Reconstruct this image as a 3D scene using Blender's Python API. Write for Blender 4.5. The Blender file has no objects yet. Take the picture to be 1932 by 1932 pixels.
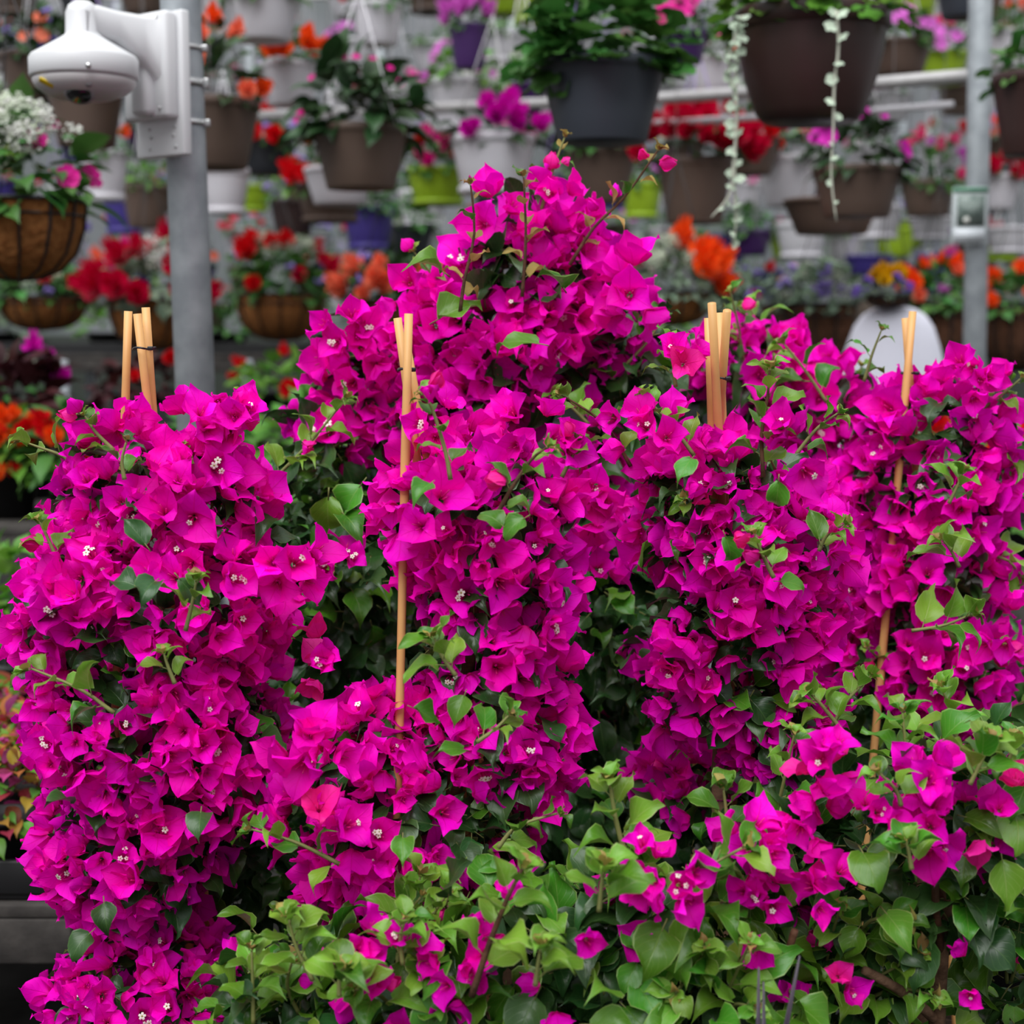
import bpy, math, random
import numpy as np
from mathutils import Vector, Matrix, noise

random.seed(11)
RNG = random.Random(7)
sc = bpy.context.scene
C = sc.collection

# ------------------------------------------------------------------ camera, sky, exposure
F = 3000.0                      # focal length in pixels of the 1932 frame
HOR = 620.0                     # image row of the horizon
CAMZ = 1.30
PITCH = math.atan((966 - HOR) / F)
cam_d = bpy.data.cameras.new('camera')
cam_d.sensor_width = 36.0
cam_d.lens = F / 1932.0 * 36.0
cam_d.clip_start = 0.05
cam_d.dof.use_dof = True
cam_d.dof.focus_distance = 1.93
cam_d.dof.aperture_fstop = cam_d.lens / 14.5
cam_d.dof.aperture_blades = 9
cam = bpy.data.objects.new('camera', cam_d)
cam.location = (0, 0, CAMZ)
cam.rotation_euler = (math.pi / 2 - PITCH, 0, 0)
C.objects.link(cam)
sc.camera = cam

w = bpy.data.worlds.new('overcast_sky')
sc.world = w
w.use_nodes = True
nt = w.node_tree
nt.nodes.clear()
o = nt.nodes.new('ShaderNodeOutputWorld')
bg = nt.nodes.new('ShaderNodeBackground')
tc = nt.nodes.new('ShaderNodeTexCoord')
sx = nt.nodes.new('ShaderNodeSeparateXYZ')
mx = nt.nodes.new('ShaderNodeMath'); mx.operation = 'MAXIMUM'; mx.inputs[1].default_value = 0.0
ma = nt.nodes.new('ShaderNodeMath'); ma.operation = 'MULTIPLY_ADD'
ma.inputs[1].default_value = 0.667; ma.inputs[2].default_value = 0.333      # overcast sky: zenith three times the horizon
ms = nt.nodes.new('ShaderNodeMath'); ms.operation = 'MULTIPLY'; ms.inputs[1].default_value = 0.88
nt.links.new(tc.outputs['Generated'], sx.inputs[0])
nt.links.new(sx.outputs['Z'], mx.inputs[0])
nt.links.new(mx.outputs[0], ma.inputs[0])
nt.links.new(ma.outputs[0], ms.inputs[0])
bg.inputs['Color'].default_value = (0.95, 0.965, 1.0, 1)
nt.links.new(ms.outputs[0], bg.inputs['Strength'])
nt.links.new(bg.outputs[0], o.inputs['Surface'])

sun_d = bpy.data.lights.new('veiled_sun', 'SUN')
sun_d.energy = 3.15
sun_d.angle = math.radians(60)
sun = bpy.data.objects.new('veiled_sun', sun_d)
sun.rotation_euler = (math.radians(28), math.radians(-12), 0)
C.objects.link(sun)

vs = sc.view_settings
vs.view_transform = 'Standard'
vs.look = 'None'
vs.gamma = 1.0
vs.use_curve_mapping = False
vs.exposure = 0.28

# ------------------------------------------------------------------ helpers
CAMP = Vector((0, 0, CAMZ))
FWD = Vector((0, math.cos(PITCH), -math.sin(PITCH)))
UPV = Vector((0, math.sin(PITCH), math.cos(PITCH)))


def P(px, py, Y):
    """point of the place that lies on ground distance Y"""
    d = FWD + Vector((1, 0, 0)) * ((px - 966) / F) + UPV * ((966 - py) / F)
    return CAMP + d * (Y / d.y)


def proj(p):
    v = p - CAMP
    z = v.dot(FWD)
    if z < 0.05:
        return (-9999, -9999)
    return (966 + F * v.x / z, 966 - F * v.dot(UPV) / z)


def mat(name, col=(0.5, 0.5, 0.5), rough=0.5, metal=0.0, spec=0.5, var=0.0, noise_s=0.0, noise_c=None, bump=0.0,
        transl=0.0, hue=0.0, coat=0.0):
    m = bpy.data.materials.new(name)
    m.use_nodes = True
    t = m.node_tree
    b = t.nodes['Principled BSDF']
    L = t.links.new
    b.inputs['Roughness'].default_value = rough
    b.inputs['Metallic'].default_value = metal
    b.inputs['Specular IOR Level'].default_value = spec
    b.inputs['Coat Weight'].default_value = coat
    rgb = t.nodes.new('ShaderNodeRGB')
    rgb.outputs[0].default_value = (*col, 1)
    cur = rgb.outputs[0]
    if noise_c is not None:
        n = t.nodes.new('ShaderNodeTexNoise'); n.inputs['Scale'].default_value = noise_s; n.inputs['Detail'].default_value = 5
        tco = t.nodes.new('ShaderNodeTexCoord'); L(tco.outputs['Object'], n.inputs['Vector'])
        r = t.nodes.new('ShaderNodeValToRGB'); r.color_ramp.elements[0].position = 0.35; r.color_ramp.elements[1].position = 0.68
        L(n.outputs['Fac'], r.inputs[0])
        mxn = t.nodes.new('ShaderNodeMix'); mxn.data_type = 'RGBA'
        L(r.outputs[0], mxn.inputs['Factor']); L(cur, mxn.inputs['A']); mxn.inputs['B'].default_value = (*noise_c, 1)
        cur = mxn.outputs['Result']
        if bump:
            bp = t.nodes.new('ShaderNodeBump'); bp.inputs['Strength'].default_value = bump; bp.inputs['Distance'].default_value = 0.01
            L(n.outputs['Fac'], bp.inputs['Height']); L(bp.outputs[0], b.inputs['Normal'])
    if var or hue:
        oi = t.nodes.new('ShaderNodeObjectInfo'); ge = t.nodes.new('ShaderNodeNewGeometry')
        ad = t.nodes.new('ShaderNodeMath'); ad.operation = 'ADD'
        L(oi.outputs['Random'], ad.inputs[0]); L(ge.outputs['Random Per Island'], ad.inputs[1])
        fr = t.nodes.new('ShaderNodeMath'); fr.operation = 'FRACT'; L(ad.outputs[0], fr.inputs[0])
        mr = t.nodes.new('ShaderNodeMapRange'); mr.inputs['To Min'].default_value = 1 - var; mr.inputs['To Max'].default_value = 1 + var
        L(fr.outputs[0], mr.inputs['Value'])
        f2 = t.nodes.new('ShaderNodeMath'); f2.operation = 'MULTIPLY'; f2.inputs[1].default_value = 7.31; L(fr.outputs[0], f2.inputs[0])
        f3 = t.nodes.new('ShaderNodeMath'); f3.operation = 'FRACT'; L(f2.outputs[0], f3.inputs[0])
        mh = t.nodes.new('ShaderNodeMapRange'); mh.inputs['To Min'].default_value = 0.5 - hue; mh.inputs['To Max'].default_value = 0.5 + hue
        L(f3.outputs[0], mh.inputs['Value'])
        hs = t.nodes.new('ShaderNodeHueSaturation')
        L(cur, hs.inputs['Color']); L(mr.outputs[0], hs.inputs['Value']); L(mh.outputs[0], hs.inputs['Hue'])
        cur = hs.outputs['Color']
    L(cur, b.inputs['Base Color'])
    if transl:
        tr = t.nodes.new('ShaderNodeBsdfTranslucent'); L(cur, tr.inputs['Color'])
        ms_ = t.nodes.new('ShaderNodeMixShader'); ms_.inputs[0].default_value = transl
        L(b.outputs[0], ms_.inputs[1]); L(tr.outputs[0], ms_.inputs[2])
        L(ms_.outputs[0], t.nodes['Material Output'].inputs['Surface'])
    m['_c'] = 1
    return m


def veined(m, vein=(0.3, 0.4, 0.1), width=0.05, strength=0.55, bump=0.4, freq=38.0, tint=None, tint_to=0.35, margin=0.0):
    """midrib and side veins along the leaf's own uv, optional base tint of the blade"""
    t = m.node_tree
    L = t.links.new
    b = t.nodes['Principled BSDF']
    src = b.inputs['Base Color'].links[0].from_socket
    users = [l.to_socket for l in src.links]
    uv = t.nodes.new('ShaderNodeUVMap'); uv.uv_map = 'uv'
    s = t.nodes.new('ShaderNodeSeparateXYZ'); L(uv.outputs[0], s.inputs[0])
    c = t.nodes.new('ShaderNodeMath'); c.operation = 'SUBTRACT'; c.inputs[1].default_value = 0.5; L(s.outputs['X'], c.inputs[0])
    a = t.nodes.new('ShaderNodeMath'); a.operation = 'ABSOLUTE'; L(c.outputs[0], a.inputs[0])
    mr = t.nodes.new('ShaderNodeMapRange'); mr.inputs['From Min'].default_value = 0; mr.inputs['From Max'].default_value = width
    mr.inputs['To Min'].default_value = strength; mr.inputs['To Max'].default_value = 0; L(a.outputs[0], mr.inputs['Value'])
    k = t.nodes.new('ShaderNodeMath'); k.operation = 'MULTIPLY_ADD'; k.inputs[1].default_value = -freq * 0.9; L(a.outputs[0], k.inputs[0])
    kv = t.nodes.new('ShaderNodeMath'); kv.operation = 'MULTIPLY'; kv.inputs[1].default_value = freq; L(s.outputs['Y'], kv.inputs[0])
    L(kv.outputs[0], k.inputs[2])
    sn = t.nodes.new('ShaderNodeMath'); sn.operation = 'SINE'; L(k.outputs[0], sn.inputs[0])
    pw = t.nodes.new('ShaderNodeMath'); pw.operation = 'POWER'; pw.inputs[1].default_value = 9
    mxx = t.nodes.new('ShaderNodeMath'); mxx.operation = 'MAXIMUM'; mxx.inputs[1].default_value = 0; L(sn.outputs[0], mxx.inputs[0]); L(mxx.outputs[0], pw.inputs[0])
    sv = t.nodes.new('ShaderNodeMath'); sv.operation = 'MULTIPLY'; sv.inputs[1].default_value = strength * 0.35; L(pw.outputs[0], sv.inputs[0])
    mm = t.nodes.new('ShaderNodeMath'); mm.operation = 'MAXIMUM'; L(mr.outputs[0], mm.inputs[0]); L(sv.outputs[0], mm.inputs[1])
    if margin:
        me_ = t.nodes.new('ShaderNodeMapRange'); me_.inputs['From Min'].default_value = .455; me_.inputs['From Max'].default_value = .49
        me_.inputs['To Min'].default_value = 0; me_.inputs['To Max'].default_value = margin; L(a.outputs[0], me_.inputs['Value'])
        m3 = t.nodes.new('ShaderNodeMath'); m3.operation = 'MAXIMUM'; L(mm.outputs[0], m3.inputs[0]); L(me_.outputs[0], m3.inputs[1]); mm = m3
    cur = src
    if tint:
        mt = t.nodes.new('ShaderNodeMapRange'); mt.inputs['From Max'].default_value = tint_to
        mt.inputs['To Min'].default_value = 0.85; mt.inputs['To Max'].default_value = 0; L(s.outputs['Y'], mt.inputs['Value'])
        m1 = t.nodes.new('ShaderNodeMix'); m1.data_type = 'RGBA'; L(mt.outputs[0], m1.inputs['Factor']); L(cur, m1.inputs['A']); m1.inputs['B'].default_value = (*tint, 1)
        cur = m1.outputs['Result']
    m2 = t.nodes.new('ShaderNodeMix'); m2.data_type = 'RGBA'; L(mm.outputs[0], m2.inputs['Factor']); L(cur, m2.inputs['A']); m2.inputs['B'].default_value = (*vein, 1)
    for u in users:
        L(m2.outputs['Result'], u)
    bp = t.nodes.new('ShaderNodeBump'); bp.inputs['Strength'].default_value = bump; bp.inputs['Distance'].default_value = 0.0012; bp.invert = True
    L(mm.outputs[0], bp.inputs['Height']); L(bp.outputs[0], b.inputs['Normal'])
    return m


M = {}
M['bract'] = veined(mat('bract_magenta', (0.95, 0.0006, 0.575), 0.6, spec=0.13, var=0.22, hue=0.016, transl=0.36),
                    vein=(0.72, 0.0, 0.25), width=0.03, strength=0.5, bump=0.5, freq=30, tint=(0.62, 0.0, 0.14), tint_to=0.28)
M['bract_red'] = veined(mat('bract_young', (0.92, 0.015, 0.36), 0.5, spec=0.25, var=0.15, hue=0.015, transl=0.35),
                        vein=(0.6, 0.0, 0.1), width=0.03, strength=0.5, bump=0.5, freq=30)
M['tube'] = mat('flower_tube', (0.55, 0.008, 0.18), 0.5, spec=0.3, var=0.2)
M['floret'] = mat('floret_white', (0.92, 0.90, 0.80), 0.5, spec=0.3, transl=0.2)
M['floret_eye'] = mat('floret_eye', (0.35, 0.32, 0.05), 0.6)
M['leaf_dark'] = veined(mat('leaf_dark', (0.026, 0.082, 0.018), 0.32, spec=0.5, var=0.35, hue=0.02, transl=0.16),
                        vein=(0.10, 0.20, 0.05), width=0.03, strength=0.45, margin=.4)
M['leaf_mid'] = veined(mat('leaf_mid', (0.066, 0.215, 0.014), 0.32, spec=0.5, var=0.32, hue=0.022, transl=0.26),
                       vein=(0.26, 0.40, 0.09), width=0.025, strength=0.45, margin=.8)
M['leaf_young'] = veined(mat('leaf_young', (0.165, 0.345, 0.030), 0.36, spec=0.45, var=0.25, hue=0.02, transl=0.32),
                         vein=(0.42, 0.50, 0.17), width=0.025, strength=0.4, margin=.7)
M['leaf_tip'] = veined(mat('leaf_tip', (0.33, 0.24, 0.065), 0.5, spec=0.3, var=0.25, hue=0.03, transl=0.3),
                       vein=(0.42, 0.25, 0.13), width=0.03, strength=0.4)
M['stem_green'] = mat('stem_green', (0.18, 0.19, 0.06), 0.6, spec=0.3, var=0.2)
M['stem_brown'] = mat('stem_brown', (0.12, 0.055, 0.03), 0.75, spec=0.2, noise_s=60, noise_c=(0.05, 0.025, 0.015), bump=0.4)
M['trunk'] = mat('trunk_bark', (0.20, 0.115, 0.07), 0.85, spec=0.2, noise_s=45, noise_c=(0.07, 0.035, 0.02), bump=0.8)
M['bamboo'] = mat('bamboo', (0.72, 0.40, 0.15), 0.45, spec=0.4, noise_s=9, noise_c=(0.60, 0.30, 0.10))
M['tie'] = mat('black_plastic', (0.012, 0.012, 0.014), 0.35)
M['nursery_black'] = mat('nursery_black', (0.012, 0.012, 0.013), 0.5)
M['soil'] = mat('soil', (0.03, 0.018, 0.011), 0.95, spec=0.1, noise_s=90, noise_c=(0.07, 0.045, 0.03), bump=1.0)
M['galv'] = mat('galvanised_steel', (0.30, 0.33, 0.355), 0.55, metal=0.25, noise_s=22, noise_c=(0.42, 0.455, 0.48))
M['pipe'] = mat('rail_steel', (0.42, 0.41, 0.41), 0.5, metal=0.2, noise_s=14, noise_c=(0.5, 0.49, 0.49))
M['white_plastic'] = mat('white_plastic', (0.70, 0.71, 0.725), 0.35)
M['grey_plastic'] = mat('grey_plastic', (0.36, 0.35, 0.36), 0.4)
M['lens'] = mat('smoked_lens', (0.01, 0.01, 0.012), 0.05, spec=0.8)
M['steel'] = mat('bright_steel', (0.6, 0.6, 0.6), 0.3, metal=0.9)
M['yellow'] = mat('yellow_plastic', (0.80, 0.58, 0.01), 0.5)
M['coir'] = mat('coir', (0.32, 0.135, 0.045), 0.95, spec=0.1, noise_s=55, noise_c=(0.22, 0.08, 0.025), bump=1.0)
M['coir_dark'] = mat('coir_dark', (0.13, 0.06, 0.035), 0.95, spec=0.1, noise_s=55, noise_c=(0.05, 0.025, 0.015), bump=1.0)
M['wire'] = mat('black_wire', (0.012, 0.012, 0.014), 0.45)
M['timber'] = mat('weathered_timber', (0.075, 0.068, 0.062), 0.85, spec=0.2, noise_s=18, noise_c=(0.04, 0.036, 0.034), bump=0.5)
M['ground'] = mat('ground', (0.020, 0.019, 0.018), 1.0, spec=0.0, noise_s=7, noise_c=(0.04, 0.038, 0.036), bump=0.6)
M['polycarb'] = mat('polycarbonate', (0.24, 0.25, 0.27), 0.4, noise_s=1.3, noise_c=(0.15, 0.17, 0.17))
M['silver'] = mat('silver_leaf', (0.50, 0.60, 0.47), 0.6, spec=0.3, var=0.15, transl=0.15)
M['silver_stem'] = mat('silver_stem', (0.52, 0.53, 0.44), 0.7, spec=0.2)
M['strand_white'] = mat('strand_white', (0.70, 0.68, 0.72), 0.5)
M['strand_lilac'] = mat('strand_lilac', (0.36, 0.27, 0.58), 0.5)
M['strand_clear'] = mat('strand_grey', (0.45, 0.44, 0.45), 0.4)
POT = {
    'white': mat('pot_white', (0.72, 0.70, 0.75), 0.45),
    'brown': mat('pot_brown', (0.125, 0.082, 0.063), 0.5),
    'choc': mat('pot_chocolate', (0.050, 0.024, 0.022), 0.38),
    'grey': mat('pot_slate', (0.055, 0.064, 0.083), 0.45),
    'lime': mat('pot_lime', (0.34, 0.52, 0.02), 0.45),
    'purple': mat('pot_purple', (0.055, 0.014, 0.115), 0.45),
    'indigo': mat('pot_indigo', (0.065, 0.045, 0.27), 0.45),
    'maroon': mat('pot_maroon', (0.028, 0.012, 0.012), 0.5),
    'dark': mat('pot_charcoal', (0.03, 0.034, 0.042), 0.5),
}
FL = {}
for k, c in dict(orange=(0.93, 0.11, 0.012), salmon=(0.92, 0.22, 0.12), red=(0.72, 0.004, 0.012), crimson=(0.62, 0.001, 0.045),
                 pink=(0.86, 0.09, 0.30), magenta=(0.68, 0.003, 0.46), orchid=(0.74, 0.16, 0.66), hot=(0.82, 0.01, 0.34), white=(0.85, 0.85, 0.80),
                 lilac=(0.36, 0.26, 0.72), violet=(0.22, 0.10, 0.62), yellow=(0.88, 0.55, 0.01), blush=(0.86, 0.45, 0.42), cream=(0.66, 0.72, 0.58)).items():
    FL[k] = mat('petal_' + k, c, 0.5, spec=0.25, var=0.14, transl=0.25)
LF = {
    'dark': mat('foliage_dark', (0.028, 0.070, 0.022), 0.42, spec=0.4, var=0.4, hue=0.02, transl=0.15),
    'mid': mat('foliage_mid', (0.060, 0.180, 0.035), 0.45, spec=0.35, var=0.35, hue=0.02, transl=0.2),
    'bright': mat('foliage_bright', (0.12, 0.30, 0.035), 0.45, spec=0.35, var=0.3, hue=0.02, transl=0.25),
    'grey': mat('foliage_greygreen', (0.20, 0.28, 0.19), 0.6, spec=0.25, var=0.35, hue=0.02, transl=0.2),
    'maroon': mat('foliage_maroon', (0.055, 0.012, 0.014), 0.45, spec=0.35, var=0.4, hue=0.02, transl=0.2),
    'coleus': mat('foliage_coleus', (0.36, 0.07, 0.03), 0.5, spec=0.3, var=0.5, hue=0.10, transl=0.25),
}


class Geo:
    """mesh data as arrays: shared shapes and joined copies of them"""

    def __init__(s):
        s.co = []; s.uv = []; s.f = []; s.m = []

    def v(s, p, uv=(0.5, 0.5)):
        s.co.append(tuple(p)); s.uv.append(uv)
        return len(s.co) - 1

    def face(s, idx, m=0):
        s.f.append(tuple(idx)); s.m.append(m)

    def grid(s, pts, uvs, m=0):
        n0 = len(pts); n1 = len(pts[0])
        ids = [[s.v(pts[i][j], uvs[i][j]) for j in range(n1)] for i in range(n0)]
        for i in range(n0 - 1):
            for j in range(n1 - 1):
                s.face((ids[i][j], ids[i][j + 1], ids[i + 1][j + 1], ids[i + 1][j]), m)

    def tube(s, pts, rads, n=6, m=0, cap=True):
        pts = [Vector(p) for p in pts]
        rings = []
        for i, p in enumerate(pts):
            a = pts[max(i - 1, 0)]; b = pts[min(i + 1, len(pts) - 1)]
            t = (b - a)
            t = t.normalized() if t.length > 1e-9 else Vector((0, 0, 1))
            x = t.orthogonal().normalized() if abs(t.z) < 0.99 else Vector((1, 0, 0))
            x = Vector((1, 0, 0)) if abs(t.x) < 0.8 else Vector((0, 1, 0))
            x = (x - t * x.dot(t)).normalized(); y = t.cross(x)
            r = rads[i] if hasattr(rads, '__len__') else rads
            rings.append([s.v(p + (x * math.cos(k * 2 * math.pi / n) + y * math.sin(k * 2 * math.pi / n)) * r, (k / n, i)) for k in range(n)])
        for i in range(len(rings) - 1):
            for k in range(n):
                s.face((rings[i][k], rings[i][(k + 1) % n], rings[i + 1][(k + 1) % n], rings[i + 1][k]), m)
        if cap:
            s.face(list(reversed(rings[0])), m); s.face(rings[-1], m)

    def lathe(s, prof, n=24, m=0, c=(0, 0, 0)):
        rings = []
        for r, z in prof:
            rings.append([s.v((c[0] + r * math.cos(k * 2 * math.pi / n), c[1] + r * math.sin(k * 2 * math.pi / n), c[2] + z)) for k in range(n)])
        for i in range(len(rings) - 1):
            for k in range(n):
                s.face((rings[i][k], rings[i][(k + 1) % n], rings[i + 1][(k + 1) % n], rings[i + 1][k]), m)
        if prof[0][0] > 1e-6:
            s.face(list(reversed(rings[0])), m)
        if prof[-1][0] > 1e-6:
            s.face(rings[-1], m)

    def box(s, c, size, m=0, rot=None, bev=0.0):
        hx, hy, hz = [q / 2 for q in size]
        b = min(bev, hx, hy, hz)
        R = rot if rot is not None else Matrix.Identity(3)
        c = Vector(c)
        if b <= 0:
            ids = [s.v(c + R @ Vector((x * hx, y * hy, z * hz))) for x in (-1, 1) for y in (-1, 1) for z in (-1, 1)]
            for q in ((0, 1, 3, 2), (4, 6, 7, 5), (0, 4, 5, 1), (2, 3, 7, 6), (0, 2, 6, 4), (1, 5, 7, 3)):
                s.face([ids[k] for k in q], m)
        else:
            def ring(z, ins):
                pts = []
                for sx_, sy_ in ((-1, -1), (1, -1), (1, 1), (-1, 1)):
                    cx = sx_ * (hx - b); cy = sy_ * (hy - b)
                    a0 = {(-1, -1): 180, (1, -1): 270, (1, 1): 0, (-1, 1): 90}[(sx_, sy_)]
                    for da in (0, 45, 90):
                        a = math.radians(a0 + da)
                        pts.append((cx + math.cos(a) * (b - ins), cy + math.sin(a) * (b - ins), z))
                return [s.v(c + R @ Vector(p)) for p in pts]
            rs = [ring(-hz, b), ring(-hz + b * .3, b * .3), ring(-hz + b, 0), ring(hz - b, 0), ring(hz - b * .3, b * .3), ring(hz, b)]
            n = 12
            for i in range(5):
                for k in range(n):
                    s.face((rs[i][k], rs[i][(k + 1) % n], rs[i + 1][(k + 1) % n], rs[i + 1][k]), m)
            s.face(list(reversed(rs[0])), m); s.face(rs[-1], m)

    def pack(s):
        s.aco = np.array(s.co, dtype=np.float64).reshape(-1, 3)
        s.auv = np.array(s.uv, dtype=np.float64).reshape(-1, 2)
        s.lv = np.array([i for f in s.f for i in f], dtype=np.int32)
        s.lt = np.array([len(f) for f in s.f], dtype=np.int32)
        s.am = np.array(s.m, dtype=np.int32)
        return s


def arrays_mesh(name, co, lv, lt, mi, uv, mats, smooth=True):
    me = bpy.data.meshes.new(name)
    me.vertices.add(len(co)); me.vertices.foreach_set('co', np.asarray(co, dtype=np.float32).ravel())
    me.loops.add(len(lv)); me.loops.foreach_set('vertex_index', lv)
    me.polygons.add(len(lt))
    ls = np.zeros(len(lt), dtype=np.int32)
    if len(lt) > 1:
        ls[1:] = np.cumsum(lt)[:-1]
    me.polygons.foreach_set('loop_start', ls)
    me.polygons.foreach_set('loop_total', lt)
    me.polygons.foreach_set('material_index', mi)
    me.polygons.foreach_set('use_smooth', np.full(len(lt), smooth))
    u = me.uv_layers.new(name='uv')
    u.data.foreach_set('uv', np.asarray(uv, dtype=np.float32)[lv].ravel())
    for m in mats:
        me.materials.append(m)
    me.update(calc_edges=True)
    me.validate()
    return me


def geo_mesh(name, g, mats, smooth=True):
    g.pack()
    return arrays_mesh(name, g.aco, g.lv, g.lt, g.am, g.auv, mats, smooth)


def joined(name, items, mats):
    """items: (packed Geo, Matrix4, material offset)"""
    co = []; lv = []; lt = []; mi = []; uv = []; off = 0
    for g, mt, mo in items:
        A = np.array(mt)
        co.append(g.aco @ A[:3, :3].T + A[:3, 3]); lv.append(g.lv + off); lt.append(g.lt); mi.append(g.am + mo); uv.append(g.auv)
        off += len(g.aco)
    return arrays_mesh(name, np.concatenate(co), np.concatenate(lv), np.concatenate(lt), np.concatenate(mi), np.concatenate(uv), mats)


def ob(name, me, parent=None, basis=None):
    o_ = bpy.data.objects.new(name, me)
    C.objects.link(o_)
    if parent is not None:
        o_.parent = parent
    if basis is not None:
        o_.matrix_basis = basis
    return o_


def empty(name, loc, label, cat, group=None):
    o_ = bpy.data.objects.new(name, None)
    o_.empty_display_size = 0.05
    C.objects.link(o_)
    o_.location = loc
    tag(o_, label, cat, group)
    return o_


def tag(o_, label, cat, group=None):
    o_['label'] = label; o_['category'] = cat
    if group:
        o_['group'] = group
    return o_


def part(name, g, mats, parent, basis=None, smooth=True):
    if not isinstance(mats, (list, tuple)):
        mats = [mats]
    return ob(name, geo_mesh(name, g, mats, smooth), parent, basis)


def struct(name, g, m, smooth=False):
    o_ = ob(name, geo_mesh(name, g, [m], smooth))
    o_['kind'] = 'structure'
    return o_


def frame_z(axis, spin):
    """rotation with local z along axis"""
    z = Vector(axis).normalized()
    x = z.orthogonal().normalized(); y = z.cross(x)
    x2 = x * math.cos(spin) + y * math.sin(spin)
    y2 = z.cross(x2)
    return Matrix((x2, y2, z)).transposed()


def frame_leaf(d, up):
    """rotation with local y along the blade and z on its upper face"""
    y = Vector(d).normalized()
    z = Vector(up) - y * Vector(up).dot(y)
    z = z.normalized() if z.length > 1e-5 else y.orthogonal().normalized()
    x = y.cross(z)
    return Matrix((x, y, z)).transposed()


def xf(loc, rot, s=1.0):
    m = rot.to_4x4()
    for i in range(3):
        for j in range(3):
            m[i][j] *= s
    m.translation = Vector(loc)
    return m


# ------------------------------------------------------------------ shared plant shapes
R2 = random.Random(3)
BW = [(0.0, .20), (.12, .66), (.28, .96), (.45, 1.0), (.64, .80), (.82, .42), (.93, .14), (1.0, .0)]


def add_bract(g, az, L, W, a0, a1, wav, ph, m=0, rim=0.0035, tipc=0.0, tw=0.0):
    """one papery ovate bract that rises from the flower's axis and leans outwards"""
    ca, sa = math.cos(az), math.sin(az)
    r = rim; z = 0.0; prev = 0.0
    pts = []; uvs = []
    for v_, wv in BW:
        a = a0 + (a1 - a0) * v_ + tipc * max(0, v_ - .62) * 2.2
        r += math.sin(a) * L * (v_ - prev); z += math.cos(a) * L * (v_ - prev); prev = v_
        row = []; ru = []
        for u in (-1, -.55, 0, .55, 1):
            x = u * W * wv
            lift = (u * u) * W * 0.30 * (1 - v_ * .6) + wav * abs(u) * math.sin(9 * v_ + ph + u * 1.6) + tw * u * v_ * W
            # curl of the margins toward the axis
            rr = r - lift * math.cos(a); zz = z + lift * math.sin(a)
            row.append((rr * ca - x * sa, rr * sa + x * ca, zz)); ru.append(((u + 1) / 2, v_))
        pts.append(row); uvs.append(ru)
    g.grid(pts, uvs, m)


FLOWER = []
for i in range(16):
    g = Geo()
    op = R2.uniform(0.45, 1.2)
    for k in range(3):
        L = 0.0395 * R2.uniform(.86, 1.14)
        add_bract(g, k * 2.094 + R2.uniform(-.18, .18), L, L * R2.uniform(.43, .53), math.radians(R2.uniform(8, 26)), math.radians(60 * op + R2.uniform(-12, 16)),
                  R2.uniform(.0022, .0055), R2.uniform(0, 6), tipc=R2.uniform(-.35, .75), tw=R2.uniform(-.35, .35))
    for k in range(3):
        a = k * 2.094 + 1; r = 0.0035
        g.tube([(0, 0, 0.001), (r * math.cos(a), r * math.sin(a), 0.009), (r * 1.5 * math.cos(a), r * 1.5 * math.sin(a), 0.0175)], [0.0007, 0.0011, 0.0008], 4, 1)
    FLOWER.append(g.pack())
FLOWER_ME = [arrays_mesh('flower', g.aco, g.lv, g.lt, g.am, g.auv, [M['bract'], M['tube']]) for g in FLOWER]
FLOWER_RED = [arrays_mesh('young_flower', g.aco, g.lv, g.lt, g.am, g.auv, [M['bract_red'], M['tube']]) for g in FLOWER[:3]]
BUD = []
for i in range(3):
    g = Geo()
    for k in range(3):
        L = 0.022 * R2.uniform(.9, 1.15)
        add_bract(g, k * 2.094, L, L * .46, math.radians(34), math.radians(-28), 0.0008, R2.uniform(0, 6))
    BUD.append(g.pack())
BUD_ME = [arrays_mesh('bud', g.aco, g.lv, g.lt, g.am, g.auv, [M['bract_red' if q % 3 else 'bract']]) for q, g in enumerate(BUD)]

g = Geo()                                  # the tiny true flower: five-lobed white star on a tube
for k in range(5):
    a = k * 1.2566
    pts = []; uvs = []
    for v_, wd in ((.25, .35), (.6, .62), (1.0, .45)):
        row = []
        for u in (-1, 0, 1):
            rr = 0.0046 * v_; x = u * wd * 0.0027
            row.append((rr * math.cos(a) - x * math.sin(a), rr * math.sin(a) + x * math.cos(a), 0.021 + 0.0009 * math.sin(v_ * 3) - .0004 * u * u))
        pts.append(row); uvs.append([(.5, .5)] * 3)
    g.grid(pts, uvs, 0)
g.lathe([(0.0013, 0.0205), (0.0011, 0.0216), (0.0, 0.0218)], 8, 1)
g.tube([(0, 0, 0.003), (0.0006, 0, 0.012), (0, 0, 0.021)], [0.0012, 0.0015, 0.0012], 5, 2)
FLORET_ME = geo_mesh('white_floret', g, [M['floret'], M['floret_eye'], M['tube']])


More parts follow.
